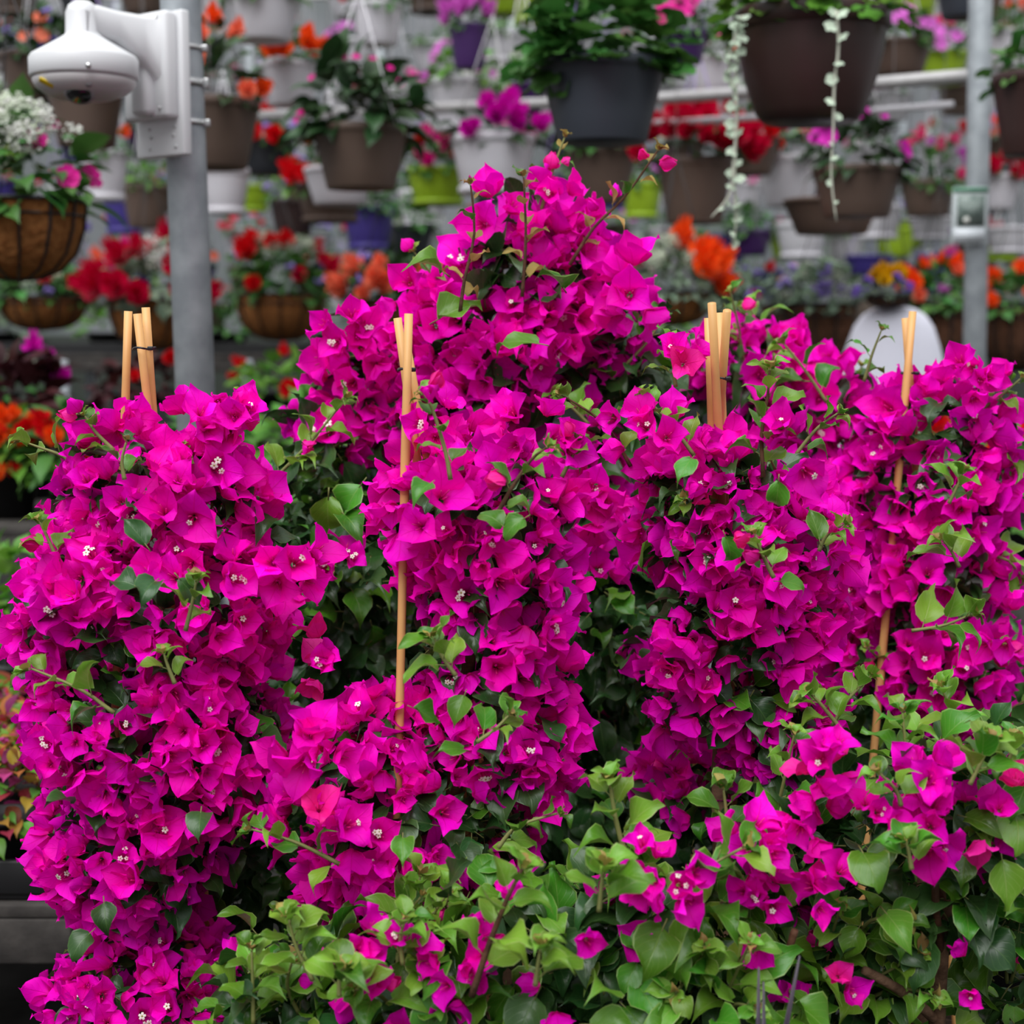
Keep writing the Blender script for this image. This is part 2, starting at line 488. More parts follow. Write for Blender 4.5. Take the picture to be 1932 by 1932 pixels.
def leaf_geo(L=0.06, W=0.019, fold=0.3, droop=0.5, wav=0.0015, ph=0.0, tip=1.0, pet=0.012, rows=8, twist=0.0):
    g = Geo()
    prof = [(0, .16), (.10, .62), (.25, .95), (.40, 1.0), (.56, .85), (.70, .50), (.84, .17 * tip), (1.0, .0)]
    pts = []; uvs = []
    y = pet; z = 0.0; prev = 0
    for v_, wv in prof:
        a = -droop * v_ * v_ * 1.6 + 0.18
        y += math.cos(a) * L * (v_ - prev); z += math.sin(a) * L * (v_ - prev); prev = v_
        row = []; ru = []
        for u in (-1, -.5, 0, .5, 1):
            x = u * W * wv
            zz = z + abs(u) * W * wv * fold + wav * (u * u) * math.sin(8 * v_ + ph + u) + twist * u * v_ * W
            row.append((x, y, zz)); ru.append(((u + 1) / 2, v_))
        pts.append(row); uvs.append(ru)
    g.grid(pts, uvs, 0)
    if pet > 0:
        g.tube([(0, 0, -pet * .15), (0, pet * .5, -pet * .05), (0, pet * 1.3, 0.0006)], [.0011, .0009, .0008], 4, 1)
    return g.pack()


LEAF = [leaf_geo(W=R2.uniform(.0175, .0235), fold=R2.uniform(.15, .75), droop=R2.uniform(.1, 1.25), wav=R2.uniform(.003, .008), ph=R2.uniform(0, 6), twist=R2.uniform(-.5, .5)) for _ in range(12)]
LEAF_ME = {k: [arrays_mesh('leaf', g.aco, g.lv, g.lt, g.am, g.auv, [M[k], M['stem_green']]) for g in LEAF] for k in ('leaf_dark', 'leaf_mid', 'leaf_young', 'leaf_tip')}

# bedding-plant shapes, unit size (about 1 across), coloured by their own materials


def bed_flower(layers, pet, cup, seed):
    r = random.Random(seed); g = Geo()
    for l in range(layers):
        sc_ = 0.5 * (1 - .28 * l)
        for k in range(pet):
            az = k * 2 * math.pi / pet + l * .6 + r.uniform(-.12, .12)
            pts = []; uvs = []
            for v_, wd in ((0.05, .15), (.4, .75), (.75, 1.0), (1.0, .55)):
                row = []
                for u in (-1, 0, 1):
                    rr = sc_ * v_; x = u * wd * sc_ * 2.6 / pet
                    zz = cup * v_ * v_ * .5 * (1 + l) + .1 * l + .05 * u * u + r.uniform(-.03, .03)
                    row.append((rr * math.cos(az) - x * math.sin(az), rr * math.sin(az) + x * math.cos(az), zz))
                pts.append(row); uvs.append([(.5, .5)] * 3)
            g.grid(pts, uvs, 0)
    return g.pack()


BFL = {'single': bed_flower(1, 5, .15, 1), 'double': bed_flower(3, 6, .55, 2), 'trumpet': bed_flower(1, 5, .8, 4)}
g = Geo()
rr_ = random.Random(5)
for k in range(34):                        # puff of tiny florets
    a = rr_.uniform(0, 6.28); e = math.asin(rr_.uniform(-.1, 1))
    c = Vector((math.cos(a) * math.cos(e), math.sin(a) * math.cos(e), math.sin(e))) * rr_.uniform(.34, .5)
    s_ = rr_.uniform(.05, .085)
    ids = [g.v(c + Vector(q) * s_) for q in ((1, 0, 0), (0, 1, 0), (-1, 0, 0), (0, -1, 0), (0, 0, 1), (0, 0, -1))]
    for q in range(4):
        g.face((ids[q], ids[(q + 1) % 4], ids[4])); g.face((ids[(q + 1) % 4], ids[q], ids[5]))
BFL['puff'] = g.pack()
g = Geo()
for k in range(9):                         # upright spray of small bells
    c = Vector((rr_.uniform(-.3, .3), rr_.uniform(-.3, .3), rr_.uniform(-.5, .5)))
    s_ = rr_.uniform(.10, .17)
    ids = [g.v(c + Vector(q) * s_) for q in ((1, 0, 0), (0, 1, 0), (-1, 0, 0), (0, -1, 0), (0, 0, 1.2), (0, 0, -1.2))]
    for q in range(4):
        g.face((ids[q], ids[(q + 1) % 4], ids[4])); g.face((ids[(q + 1) % 4], ids[q], ids[5]))
BFL['spray'] = g.pack()
_bfl_me = {}


def bfl_me(kind, col):
    if (kind, col) not in _bfl_me:
        g_ = BFL[kind]
        _bfl_me[(kind, col)] = arrays_mesh('blossom', g_.aco, g_.lv, g_.lt, g_.am, g_.auv, [FL[col]])
    return _bfl_me[(kind, col)]


def round_leaf():
    g_ = Geo(); c = g_.v((0, .48, -.06)); ring = []
    n = 18
    for k in range(n):
        a = k * 2 * math.pi / n - math.pi / 2
        r = .46 * (1 + .10 * math.cos(5 * a + 1.5)) * (0.45 if k == 0 else 1)
        ring.append(g_.v((r * math.cos(a), .48 + r * math.sin(a), .05 + .05 * math.sin(5 * a))))
    for k in range(n):
        g_.face((c, ring[k], ring[(k + 1) % n]))
    return g_.pack()


def oval_leaf():
    g_ = leaf_geo(L=.95, W=.26, fold=.3, droop=.55, wav=.02, pet=0.0)
    return g_


BLF = {'round': round_leaf(), 'oval': oval_leaf(), 'narrow': leaf_geo(L=.95, W=.15, fold=.3, droop=.6, wav=.02, pet=0.0)}
_blf_me = {}


def blf_me(shape, col):
    if (shape, col) not in _blf_me:
        g_ = BLF[shape]
        _blf_me[(shape, col)] = arrays_mesh('leaf', g_.aco, g_.lv, g_.lt, g_.am * 0, g_.auv, [LF[col]])
    return _blf_me[(shape, col)]


# ------------------------------------------------------------------ the setting
g = Geo(); g.box((0, 7, -0.05), (18, 22, 0.1)); struct('floor', g, M['ground'])
g = Geo(); g.box((0, 15.0, 2.6), (18, 0.06, 5.2))
wb = struct('wall_back', g, M['polycarb'])
for k in range(13):
    g = Geo(); g.box((0, 0, 0), (0.06, 0.05, 5.2)); part('mullion', g, M['galv'], wb, Matrix.Translation((-7.2 + k * 1.2, 14.945, 2.6)))

g = Geo(); g.box((0, 14.86, 0.62), (18, 0.10, 1.24)); struct('baseboard_back', g, mat('knee_wall', (0.035, 0.045, 0.035), .8))
RAILS = [3.8 + .4 * k for k in range(27)]
RAILZ = 4.15
for k, yy in enumerate(RAILS):
    g = Geo(); hw = 3.2 + yy * .25
    g.tube([(-hw, yy, RAILZ), (0, yy, RAILZ), (hw, yy, RAILZ)], 0.021, 10)
    r_ = ob('trim_%d' % (k + 1), geo_mesh('overhead_rail', g, [M['pipe']])); r_['kind'] = 'structure'

# ------------------------------------------------------------------ posts
pl_top = P(338, -60, 3.05); pl_bot = P(372, 830, 3.05)
d_ = (pl_bot - pl_top); base = pl_top + d_ * (pl_top.z / -d_.z)
post = empty('steel_post', (base.x, base.y, 0), 'thick galvanised steel post carrying the white security camera', 'post')
g = Geo(); top = (pl_top - base) * 1.9
g.tube([(0, 0, 0), tuple(top * .5), tuple(top)], 0.0375, 28)
part('tube', g, M['galv'], post)
g = Geo(); g.box((0, 0, 0.006), (0.18, 0.18, 0.012), bev=.004); part('base_plate', g, M['galv'], post)
axis = top.normalized()
for py, th in ((92, .008), (158, .012), (233, .009)):
    t_ = (P(360, py, 3.05) - base).z / axis.z
    g = Geo(); g.lathe([(0.0378, -th * .6), (0.0392, -th * .6), (0.0392, th * .6), (0.0378, th * .6)], 28)
    g.box((0.042, -0.004, 0), (0.012, 0.012, th * 1.6), bev=.002)
    part('hose_clamp', g, M['steel'], post, Matrix.Translation(axis * t_))

p_ = P(1838, 700, 5.0)
post2 = empty('steel_post', (p_.x, p_.y, 0), 'slim galvanised steel post with a small plant sign on it', 'post')
g = Geo(); lean = Vector((P(1840, 30, 5.0).x - p_.x, 0, 3.2 - p_.z)); lean = lean / lean.z
g.tube([(-lean.x * p_.z, 0, 0), tuple(lean * 1.6 - Vector((lean.x * p_.z, 0, 0))), tuple(lean * 4.4 - Vector((lean.x * p_.z, 0, 0)))], 0.0355, 24)
part('tube', g, M['galv'], post2)
g = Geo(); a_ = P(1846, 141, 5.0); b_ = P(1650, 158, 5.28); c_ = P(1240, 186, 6.0); e_ = P(470, 219, 7.0)
g.tube([a_, b_, c_, e_], 0.0215, 12)
cr = ob('trim_%d' % (len(RAILS) + 1), geo_mesh('cross_rail', g, [M['pipe']])); cr['kind'] = 'structure'
g = Geo()
g.tube([a_ + Vector((-.05, .1, -.075)), b_ + Vector((0, .1, -.075)), c_ + Vector((0, .1, -.075))], 0.012, 10)
cr = ob('trim_%d' % (len(RAILS) + 2), geo_mesh('thin_rail', g, [M['strand_white']])); cr['kind'] = 'structure'

# plant sign on the slim post
sp = P(1829, 407, 4.95)
sg = empty('plant_sign', (sp.x, sp.y, sp.z - .086), 'white plant sign with green header and leafy photo on slim post', 'sign')
g = Geo(); g.box((0, 0, .086), (.108, .004, .172), bev=.0018)
part('card', g, mat('sign_card', (0.62, 0.68, 0.69), .4), sg)
g = Geo(); g.box((0, -.003, .164), (.106, .003, .013)); part('header_band', g, mat('sign_green', (0.06, 0.26, 0.14), .4), sg)
ph = mat('sign_photo', (0.30, 0.36, 0.33), .4, noise_s=62, noise_c=(0.10, 0.15, 0.13))
g = Geo(); g.box((.003, -.003, .102), (.084, .003, .094)); part('photo_panel', g, ph, sg)
g = Geo(); g.box((0, -.003, .026), (.096, .003, .042)); part('text_panel', g, mat('sign_pale', (0.66, 0.70, 0.74), .4), sg)
g = Geo(); g.lathe([(0, -.0015), (.010, -.0015), (.010, .0015), (0, .0015)], 12)
part('pictured_flower', g, FL['white'], sg, xf((-.010, -.005, .072), Matrix.Rotation(math.pi / 2, 3, 'X')))

# ------------------------------------------------------------------ security camera on the thick post
n_ = Vector((-0.62, -0.785, 0)).normalized()
pc = P(301, 155, 2.985)
sc_root = empty('security_camera', pc, 'white dome security camera on a wall bracket strapped to the thick post', 'camera')
side = Vector((0, 0, 1)).cross(n_)            # to the right seen from the front
Rb = Matrix((side, n_ * -1, Vector((0, 0, 1)))).transposed()
BR = lambda loc: xf(loc, Rb)


def loc(u, v, q):                              # across the plate, up, out from the plate
    return side * u + Vector((0, 0, v)) + n_ * q


g = Geo(); g.box(loc(-.006, -.005, -.012), (.136, .020, .258), rot=Rb, bev=.004); part('back_plate', g, M['white_plastic'], sc_root)
g = Geo(); g.box(loc(-.010, .026, .012), (.122, .030, .190), rot=Rb, bev=.008); part('bracket_base', g, M['white_plastic'], sc_root)
# arm: flat-sided, thick near the plate, ends in the neck above the dome
g = Geo()
prof = [(.015, .116, -.012), (.06, .108, .028), (.11, .108, .056), (.150, .112, .060), (.178, .106, .055)]
rings = []
for q, zt, zb in prof:
    hw = .040 - .10 * (q - .015) * .9
    hw = max(hw, .026)
    ring = []
    for (u, z) in ((-1, zb + .008), (-.75, zb), (.75, zb), (1, zb + .008), (1, zt - .010), (.7, zt), (-.7, zt), (-1, zt - .010)):
        ring.append(g.v(loc(u * hw, z, q)))
    rings.append(ring)
for i in range(len(rings) - 1):
    for k in range(8):
        g.face((rings[i][k], rings[i][(k + 1) % 8], rings[i + 1][(k + 1) % 8], rings[i + 1][k]))
g.face(rings[0]); g.face(list(reversed(rings[-1])))
part('bracket_arm', g, M['white_plastic'], sc_root)
g = Geo()                                     # lower gusset of the arm
for i, (q, zt, zb, hw) in enumerate(((.02, .06, -.064, .022), (.035, .045, -.062, .020), (.046, .045, -.03, .018))):
    pass
g.box(loc(-.004, -.012, .034), (.046, .030, .105), rot=Rb, bev=.010)
part('gusset', g, M['white_plastic'], sc_root)
dc = loc(-.002, 0, .165)
g = Geo()
g.lathe([(.0, .120), (.014, .118), (.024, .111), (.029, .098), (.030, .064), (.032, .060), (.042, .053), (.076, .033), (.090, .025), (.094, .019), (.094, -.010), (.091, -.014)], 40, c=tuple(dc))
part('housing', g, M['white_plastic'], sc_root)
g = Geo(); g.lathe([(.088, -.013), (.089, -.019), (.083, -.030), (.070, -.040), (.050, -.048), (.0, -.052)], 40, c=tuple(dc))
dome = part('lower_dome', g, mat('white_plastic_shade', (0.62, 0.60, 0.60), .3), sc_root)
g = Geo(); g.lathe([(.0, -.002), (.018, -.004), (.021, .003), (.0, .006)], 20)
part('lens', g, M['lens'], dome, xf(dc + Vector((.004, -.052, -.046)), frame_z((.05, -.55, -.8), 0)))
g = Geo(); g.lathe([(.018, -.004), (.026, -.002), (.026, .002), (.018, .003)], 24)
part('lens_ring', g, M['grey_plastic'], dome, xf(dc + Vector((.004, -.052, -.046)), frame_z((.05, -.55, -.8), 0)))
g = Geo(); g.box((0, 0, 0), (.026, .012, .003), bev=.001)
part('yellow_sticker', g, M['yellow'], dome, xf(dc + Vector((-.048, -.066, -.030)), frame_z((-.3, -.6, -.8), .55)))
g = Geo(); g.lathe([(0, -.004), (.008, -.002), (.006, .003), (0, .004)], 14)
part('sensor', g, M['grey_plastic'], dome, xf(dc + Vector((.026, -.072, -.032)), frame_z((.2, -.7, -.6), 0)))
g = Geo(); g.lathe([(0, 0), (.005, .001), (.005, .006), (0, .007)], 12)
screw_me = geo_mesh('screw', g, [M['steel']])
for (u, v, q) in ((.030, .104, .028), (-.040, -.052, .028), (.034, -.052, .028), (-.034, -.083, -.003), (.038, -.083, -.003), (-.030, -.098, -.003), (.034, -.098, -.003), (-.034, -.118, -.003), (.040, -.118, -.003)):
    ob('screw', screw_me, sc_root, xf(loc(u, v, q), frame_z(n_, 0), 1.5 if v > .1 else .55))
ob('screw', screw_me, sc_root, xf(dc + Vector((.032, -.094, -.006)), frame_z((.3, -1, -.1), 0), 1.0))

# ------------------------------------------------------------------ bougainvilleas


def pick_leaf(rnd, mix):
    r = rnd.random(); acc = 0
    for k, wgt in mix:
        acc += wgt
        if r <= acc:
            return k
    return mix[-1][0]


def curve_pts(pts, n):
    """smooth line through points"""
    pts = [Vector(p) for p in pts]
    if len(pts) == 2:
        pts = [pts[0], (pts[0] + pts[1]) / 2, pts[1]]
    out = []
    m = len(pts) - 1
    for i in range(n + 1):
        t = i / n * m; k = min(int(t), m - 1); f = t - k
        p0 = pts[max(k - 1, 0)]; p1 = pts[k]; p2 = pts[k + 1]; p3 = pts[min(k + 2, m)]
        out.append(0.5 * ((2 * p1) + (p2 - p0) * f + (2 * p0 - 5 * p1 + 4 * p2 - p3) * f * f + (3 * p1 - p0 - 3 * p2 + p3) * f ** 3))
    return out


class Plant:
    def __init__(s, name, label, Y, basepx, seed, pot=True, trunk_h=0.6):
        s.Y = Y; s.r = random.Random(seed)
        b = P(basepx, 1500, Y)
        s.base = Vector((b.x, b.y, 0))
        s.root = empty(name, s.base, label, 'plant')
        s.ell = []; s.fl = []; s.lf = []; s.nflower = 0; s.nleaf = 0
        s.stuff = []
        if pot:
            g_ = Geo(); g_.lathe([(.10, 0), (.118, .10), (.135, .235), (.148, .236), (.148, .262), (.136, .262), (.13, .225), (0, .225)], 26)
            part('nursery_pot', g_, M['nursery_black'], s.root)
            g_ = Geo(); g_.lathe([(0.0, .24), (.129, .232)], 20); part('potting_soil', g_, M['soil'], s.root)

    def loc(s, p):
        return Vector(p) - s.base

    def trunk(s, pts, r0, r1, name='trunk', m='trunk'):
        q = curve_pts([s.loc(p) for p in pts], 10)
        g_ = Geo(); g_.tube(q, [r0 + (r1 - r0) * i / 10 + .12 * r0 * noise.noise(Vector((i * 1.7, r0 * 90, 3))) for i in range(11)], 9)
        return part(name, g_, M[m], s.root)

    def ellipsoid(s, cx, cy, rx, ry, dep=None, dY=0.0, fd=1.0, leafy=0.0):
        """a rounded mass of the crown: fd flower density, leafy share of leaves"""
        Y = s.Y + dY
        c = P(cx, cy, Y)
        k = Y / F
        rx -= 20 * (leafy < .9); ry -= 12 * (leafy < .9)
        s.ell.append((c, Vector((rx * k, dep if dep else rx * k * .85, ry * k)), fd, leafy))

    def inside(s, p, skip, th):
        for i, (c, r, _, _) in enumerate(s.ell):
            if i == skip:
                continue
            q = p - c
            if (q.x / r.x) ** 2 + (q.y / r.y) ** 2 + (q.z / r.z) ** 2 < th:
                return True
        return False

    def scatter(s, d=0.0188, leafd=0.034, mix=(('leaf_dark', .7), ('leaf_mid', .3)), lump=0.042, hole=-0.24, size=0.98, lsize=0.8, nscale=9.0, inner=True):
        r = s.r
        hashd = {}

        def free(p, dd):
            k = (int(math.floor(p.x / dd)), int(math.floor(p.y / dd)), int(math.floor(p.z / dd)))
            for a in (-1, 0, 1):
                for b in (-1, 0, 1):
                    for c in (-1, 0, 1):
                        for q in hashd.get((k[0] + a, k[1] + b, k[2] + c), ()):
                            if (q - p).length_squared < dd * dd:
                                return False
            hashd.setdefault(k, []).append(p)
            return True

        for i, (c, rad, fd, leafy) in enumerate(s.ell):
            area = 4 * math.pi * (((rad.x * rad.y) ** 1.6 + (rad.x * rad.z) ** 1.6 + (rad.y * rad.z) ** 1.6) / 3) ** (1 / 1.6)
            for _ in range(int(area / d ** 2 * 2.6)):
                z = r.uniform(-1, 1); a = r.uniform(0, 2 * math.pi); q = math.sqrt(1 - z * z)
                n = Vector((q * math.cos(a), q * math.sin(a), z))
                p = c + Vector((n.x * rad.x, n.y * rad.y, n.z * rad.z))
                if p.z < 0.30 or s.inside(p, i, 0.90):
                    continue
                nn = Vector((n.x / rad.x, n.y / rad.y, n.z / rad.z)).normalized()
                view = (CAMP - p).normalized()
                face = nn.dot(view)
                if face < -0.15 and r.random() > .30:
                    continue
                if not free(p, d):
                    continue
                nz = noise.noise(p * nscale + Vector((s.Y * 7, 0, 0)))
                nz2 = noise.noise(p * nscale * 2.3 + Vector((3, s.Y * 5, 0)))
                leaf = (nz + .35 * nz2 < hole) or r.random() < leafy
                p2 = p + nn * (lump * (nz + .6 * nz2))
                if leaf:
                    p2 = p2 - nn * (0.02 if leafy < .5 else 0)
                    s.add_leaf(p2, nn, face, pick_leaf(r, mix), lsize * r.uniform(.6, 1.12))
                elif r.random() < fd:
                    ax = nn * 1.0 + Vector((r.uniform(-1, 1), r.uniform(-1, 1), r.uniform(-1, 1))) * .95 + Vector((0, 0, .12))
                    s.add_flower(p2, ax, face, size * r.uniform(.62, 1.12))
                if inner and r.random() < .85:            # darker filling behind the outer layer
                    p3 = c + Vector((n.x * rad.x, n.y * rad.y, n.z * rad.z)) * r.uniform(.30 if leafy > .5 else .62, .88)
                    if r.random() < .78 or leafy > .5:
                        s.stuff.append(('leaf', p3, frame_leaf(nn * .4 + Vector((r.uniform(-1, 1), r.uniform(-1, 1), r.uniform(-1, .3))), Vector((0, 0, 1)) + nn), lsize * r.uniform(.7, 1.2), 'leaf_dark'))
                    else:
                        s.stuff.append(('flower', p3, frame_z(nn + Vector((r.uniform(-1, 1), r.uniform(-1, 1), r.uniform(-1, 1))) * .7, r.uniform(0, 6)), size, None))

    def add_flower(s, p, ax, face, size, young=False, floret=None):
        s.fl.append((face, p, frame_z(ax, s.r.uniform(0, 6.28)), size, young, floret))

    def add_leaf(s, p, nn, face, kind, size):
        r = s.r
        t = Vector((r.uniform(-1, 1), r.uniform(-1, 1), r.uniform(-1, 1)))
        d = nn * .55 + t * .9 + Vector((0, 0, -.30))
        s.lf.append((face, p, frame_leaf(d, nn + Vector((0, 0, .8)) + t * .3), size, kind))

    def cluster(s, px, py, Y, n=5, rad=0.035, size=1.0, young=0.03):
        size *= .95; young *= .35
        """a bunch of flowers at a twig's end"""
        c = P(px, py, Y)
        for _ in range(n):
            v = Vector((s.r.gauss(0, 1), s.r.gauss(0, 1) - .5, s.r.gauss(0, 1) + .2)).normalized()
            s.add_flower(c + v * rad * s.r.uniform(.4, 1), v + Vector((0, -.4, .1)), 2.0, size * s.r.uniform(.8, 1.1), s.r.random() < young)

    def shoot(s, px, dY=0.0, leaves=8, kind='leaf_young', size=.62, tip=True, dend=0.0, rad=.0022, brown=False, buds=0, start=0.2):
        """a leafy twig through image points"""
        n = len(px)
        pts = [P(x, y, s.Y + dY + dend * i / max(n - 1, 1)) for i, (x, y) in enumerate(px)]
        s.shoot3(pts, leaves, kind, size, tip, rad, brown, buds, start)

    def shoot3(s, pts, leaves, kind, size, tip=True, rad=.0022, brown=False, buds=0, start=.2):
        r = s.r
        q = curve_pts([s.loc(p) for p in pts], 9)
        g_ = Geo(); g_.tube(q, [rad * (1.25 - .7 * i / 9) for i in range(10)], 6)
        br = part('branch', g_, M['stem_brown' if brown else 'stem_green'], s.root)
        L = len(q) - 1
        side_ = 1
        for k in range(leaves):
            t = start + (1 - start) * k / max(leaves - 1, 1)
            i = min(int(t * L), L - 1); f = t * L - i
            p = q[i].lerp(q[i + 1], f); ta = (q[i + 1] - q[i]).normalized()
            az = k * 2.4 + r.uniform(-.5, .5)
            x = ta.orthogonal().normalized(); y = ta.cross(x)
            out = x * math.cos(az) + y * math.sin(az)
            d = out * 1.0 + ta * (.35 + .5 * t) + Vector((0, 0, .05))
            sz = size * (1.08 - .5 * t ** 2.2) * r.uniform(.85, 1.15)
            kd = kind if r.random() < .72 else ('leaf_mid' if kind != 'leaf_mid' else 'leaf_young')
            ob('leaf', r.choice(LEAF_ME[kd]), br, xf(p, frame_leaf(d, Vector((0, -.35, 1)) + ta * .6), sz))
        if tip:
            ta = (q[-1] - q[-3]).normalized(); x = ta.orthogonal().normalized(); y = ta.cross(x)
            for k in range(5):
                az = k * 1.2566 + r.uniform(-.3, .3)
                d = (x * math.cos(az) + y * math.sin(az)) * r.uniform(.5, 1.0) + ta * .8
                ob('leaf', r.choice(LEAF_ME['leaf_tip' if k % 2 else kind]), br, xf(q[-1], frame_leaf(d, ta + Vector((0, -.2, .5))), size * r.uniform(.28, .48)))
        for k in range(buds):
            t = r.uniform(.35, 1); i = min(int(t * L), L - 1)
            v = Vector((r.uniform(-1, 1), r.uniform(-1, .3), r.uniform(-.3, 1))).normalized()
            p = q[i] + v * .014
            g2 = r.choice(BUD_ME)
            ob('bud', g2, br, xf(p, frame_z(v, r.uniform(0, 6)), r.uniform(.7, 1.2)))

    def auto_shoots(s, n, up=.55, length=(.07, .15), leaves=7, size=.55, kind='leaf_young', low=-.2):
        r = s.r; done = 0; tries = 0
        while done < n and tries < 4000:
            tries += 1
            i = r.randrange(len(s.ell)); c, rad, _, _ = s.ell[i]
            z = r.uniform(low, 1); a = r.uniform(0, 6.283); q = math.sqrt(max(0, 1 - z * z))
            nv = Vector((q * math.cos(a), q * math.sin(a), z))
            p = c + Vector((nv.x * rad.x, nv.y * rad.y, nv.z * rad.z))
            if s.inside(p, i, 1.02):
                continue
            nn = Vector((nv.x / rad.x, nv.y / rad.y, nv.z / rad.z)).normalized()
            if nn.dot((CAMP - p).normalized()) < -.1:
                continue
            u, v = proj(p)
            if not (0 < u < 1932 and 0 < v < 1932):
                continue
            L = r.uniform(*length)
            dr = (nn * .8 + Vector((0, 0, up)) + Vector((r.uniform(-1, 1), r.uniform(-1, 1), r.uniform(-.4, .4))) * .5).normalized()
            p0 = p - nn * .03
            s.shoot3([p0, p0 + dr * L * .5, p0 + dr * L + Vector((r.uniform(-.02, .02), 0, r.uniform(-.03, .02)))], leaves, kind, size * r.uniform(.8, 1.15), buds=r.choice((0, 0, 1, 2)))
            done += 1

    def stakes(s, list_, tie_px, Y, thick=.0058):
        dirs = []
        for (x0, y0), (x1, y1), y_off in list_:
            a = P(x0, y0, Y + (y_off[0] if isinstance(y_off, tuple) else y_off)); b = P(x1, y1, Y + (y_off[1] if isinstance(y_off, tuple) else y_off * .3))
            d = (b - a); e = a + d * ((a.z - .12) / -d.z)
            g_ = Geo(); A = s.loc(a); E = s.loc(e); n = 14
            pts = [A.lerp(E, i / n) for i in range(n + 1)]
            rr = [thick * (1.0 + (.14 if i % 4 == 2 else 0)) for i in range(n + 1)]
            g_.tube(pts, rr, 10)
            part('bamboo_stake', g_, M['bamboo'], s.root)
            dirs.append((a, e))
        if tie_px:
            c = P(tie_px[0], tie_px[1], Y - .008); r_ = tie_px[2] * 1.05
            g_ = Geo(); n = 20
            ring = [(r_ * math.cos(k * 2 * math.pi / n), r_ * 1.25 * math.sin(k * 2 * math.pi / n), 0.001 * math.sin(k)) for k in range(n + 1)]
            g_.tube(ring, .0014, 6)
            g_.box((r_ * .8, -r_ * .95, 0), (.007, .005, .005), bev=.001)
            t_ = part('cable_tie', g_, M['tie'], s.root, Matrix.Translation(s.loc(c)))
            t_['label'] = 'thin black cable tie'

    def build(s, max_fl=300, max_lf=300, floret_share=.13):
        r = s.r

        def vis(it):
            u, v = proj(it[1])
            return -30 < u < 1962 and -30 < v < 1962

        s.fl.sort(key=lambda t: -(t[0] if vis(t) else t[0] - 5))
        s.lf.sort(key=lambda t: -(t[0] if vis(t) else t[0] - 5))
        for i, (face, p, rot, size, young, fl) in enumerate(s.fl):
            if i < max_fl and vis(s.fl[i]):
                me = r.choice(FLOWER_RED) if young else r.choice(FLOWER_ME)
                o_ = ob('flower', me, s.root, xf(s.loc(p), rot, size))
                if face > .1 and (rot @ Vector((0, 0, 1))).dot((CAMP - p).normalized()) > .55 and r.random() < floret_share * 2.6:
                    for q in range(r.choice((1, 1, 1, 2, 3))):
                        ob('white_floret', FLORET_ME, o_, xf((r.uniform(-.004, .004) * (q + .3), r.uniform(-.004, .004) * (q + .3), .002), frame_z((r.uniform(-.4, .4), r.uniform(-.4, .4), 1), r.uniform(0, 6)), r.uniform(.75, 1.0)))
            else:
                s.stuff.append(('flower', p, rot, size, None))
        for i, (face, p, rot, size, kind) in enumerate(s.lf):
            if i < max_lf and vis(s.lf[i]):
                ob('leaf', r.choice(LEAF_ME[kind]), s.root, xf(s.loc(p), rot, size))
            else:
                s.stuff.append(('leaf', p, rot, size, kind))
        fi = [(r.choice(FLOWER), xf(s.loc(p), rot, size), 0) for k, p, rot, size, kd in s.stuff if k == 'flower']
        if fi:
            o_ = ob('inner_flowers', joined('inner_flowers', fi, [M['bract'], M['tube']]), s.root); o_['kind'] = 'stuff'
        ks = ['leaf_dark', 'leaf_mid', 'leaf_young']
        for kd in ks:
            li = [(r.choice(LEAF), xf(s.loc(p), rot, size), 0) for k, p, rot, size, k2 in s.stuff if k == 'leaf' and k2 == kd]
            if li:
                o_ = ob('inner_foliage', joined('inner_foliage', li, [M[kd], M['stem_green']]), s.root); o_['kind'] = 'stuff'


# --- left column
p1 = Plant('bougainvillea', 'broad magenta bougainvillea column at far left with bamboo stakes beside the thick post', 1.95, 300, 21)
for e in ((310, 935, 190, 120), (290, 1130, 240, 190), (300, 1370, 255, 200), (270, 1580, 205, 150), (270, 1870, 180, 125), (100, 1260, 75, 150), (450, 1010, 80, 130)):
    p1.ellipsoid(*e)
p1.ellipsoid(430, 1560, 170, 260, .12, .22, .05, .95)
p1.trunk([p1.base + Vector((0, 0, .22)), P(280, 1800, 1.97), P(300, 1500, 1.96), P(300, 1100, 1.95)], .016, .007)
p1.scatter()
p1.stakes([((242, 587), (236, 780), (.02, .02)), ((259, 592), (282, 790), (-.01, .0)), ((275, 580), (290, 800), (.012, .014))], (272, 657, .0125), 1.97, .0053)
p1.shoot([(160, 900), (120, 862), (80, 846), (42, 833)], -.02, 5, 'leaf_young', .78)
p1.shoot([(350, 1190), (362, 1140), (370, 1098)], -.22, 5, 'leaf_young', .62)
p1.shoot([(330, 1290), (318, 1260), (310, 1236)], -.24, 4, 'leaf_young', .55)
p1.shoot([(215, 1345), (150, 1300), (60, 1262)], -.2, 6, 'leaf_young', .75)
p1.shoot([(420, 850), (440, 800), (455, 745)], -.02, 5, 'leaf_young', .45, buds=2)
p1.shoot([(215, 850), (180, 815), (160, 785)], -.08, 5, 'leaf_young', .45, buds=2)
p1.shoot([(110, 1060), (90, 1015), (75, 985)], -.1, 5, 'leaf_young', .55, buds=2)
p1.shoot([(235, 905), (230, 870), (238, 835)], -.16, 4, 'leaf_dark', .5)
p1.cluster(407, 752, 1.93, 2, .012, .7); p1.cluster(222, 795, 1.93, 4, .02, .9); p1.cluster(370, 805, 1.9, 6, .035); p1.cluster(455, 805, 1.92, 6, .04)
p1.cluster(620, 1245, 1.9, 5, .05, .85, .3); p1.cluster(525, 1080, 1.88, 7, .06)
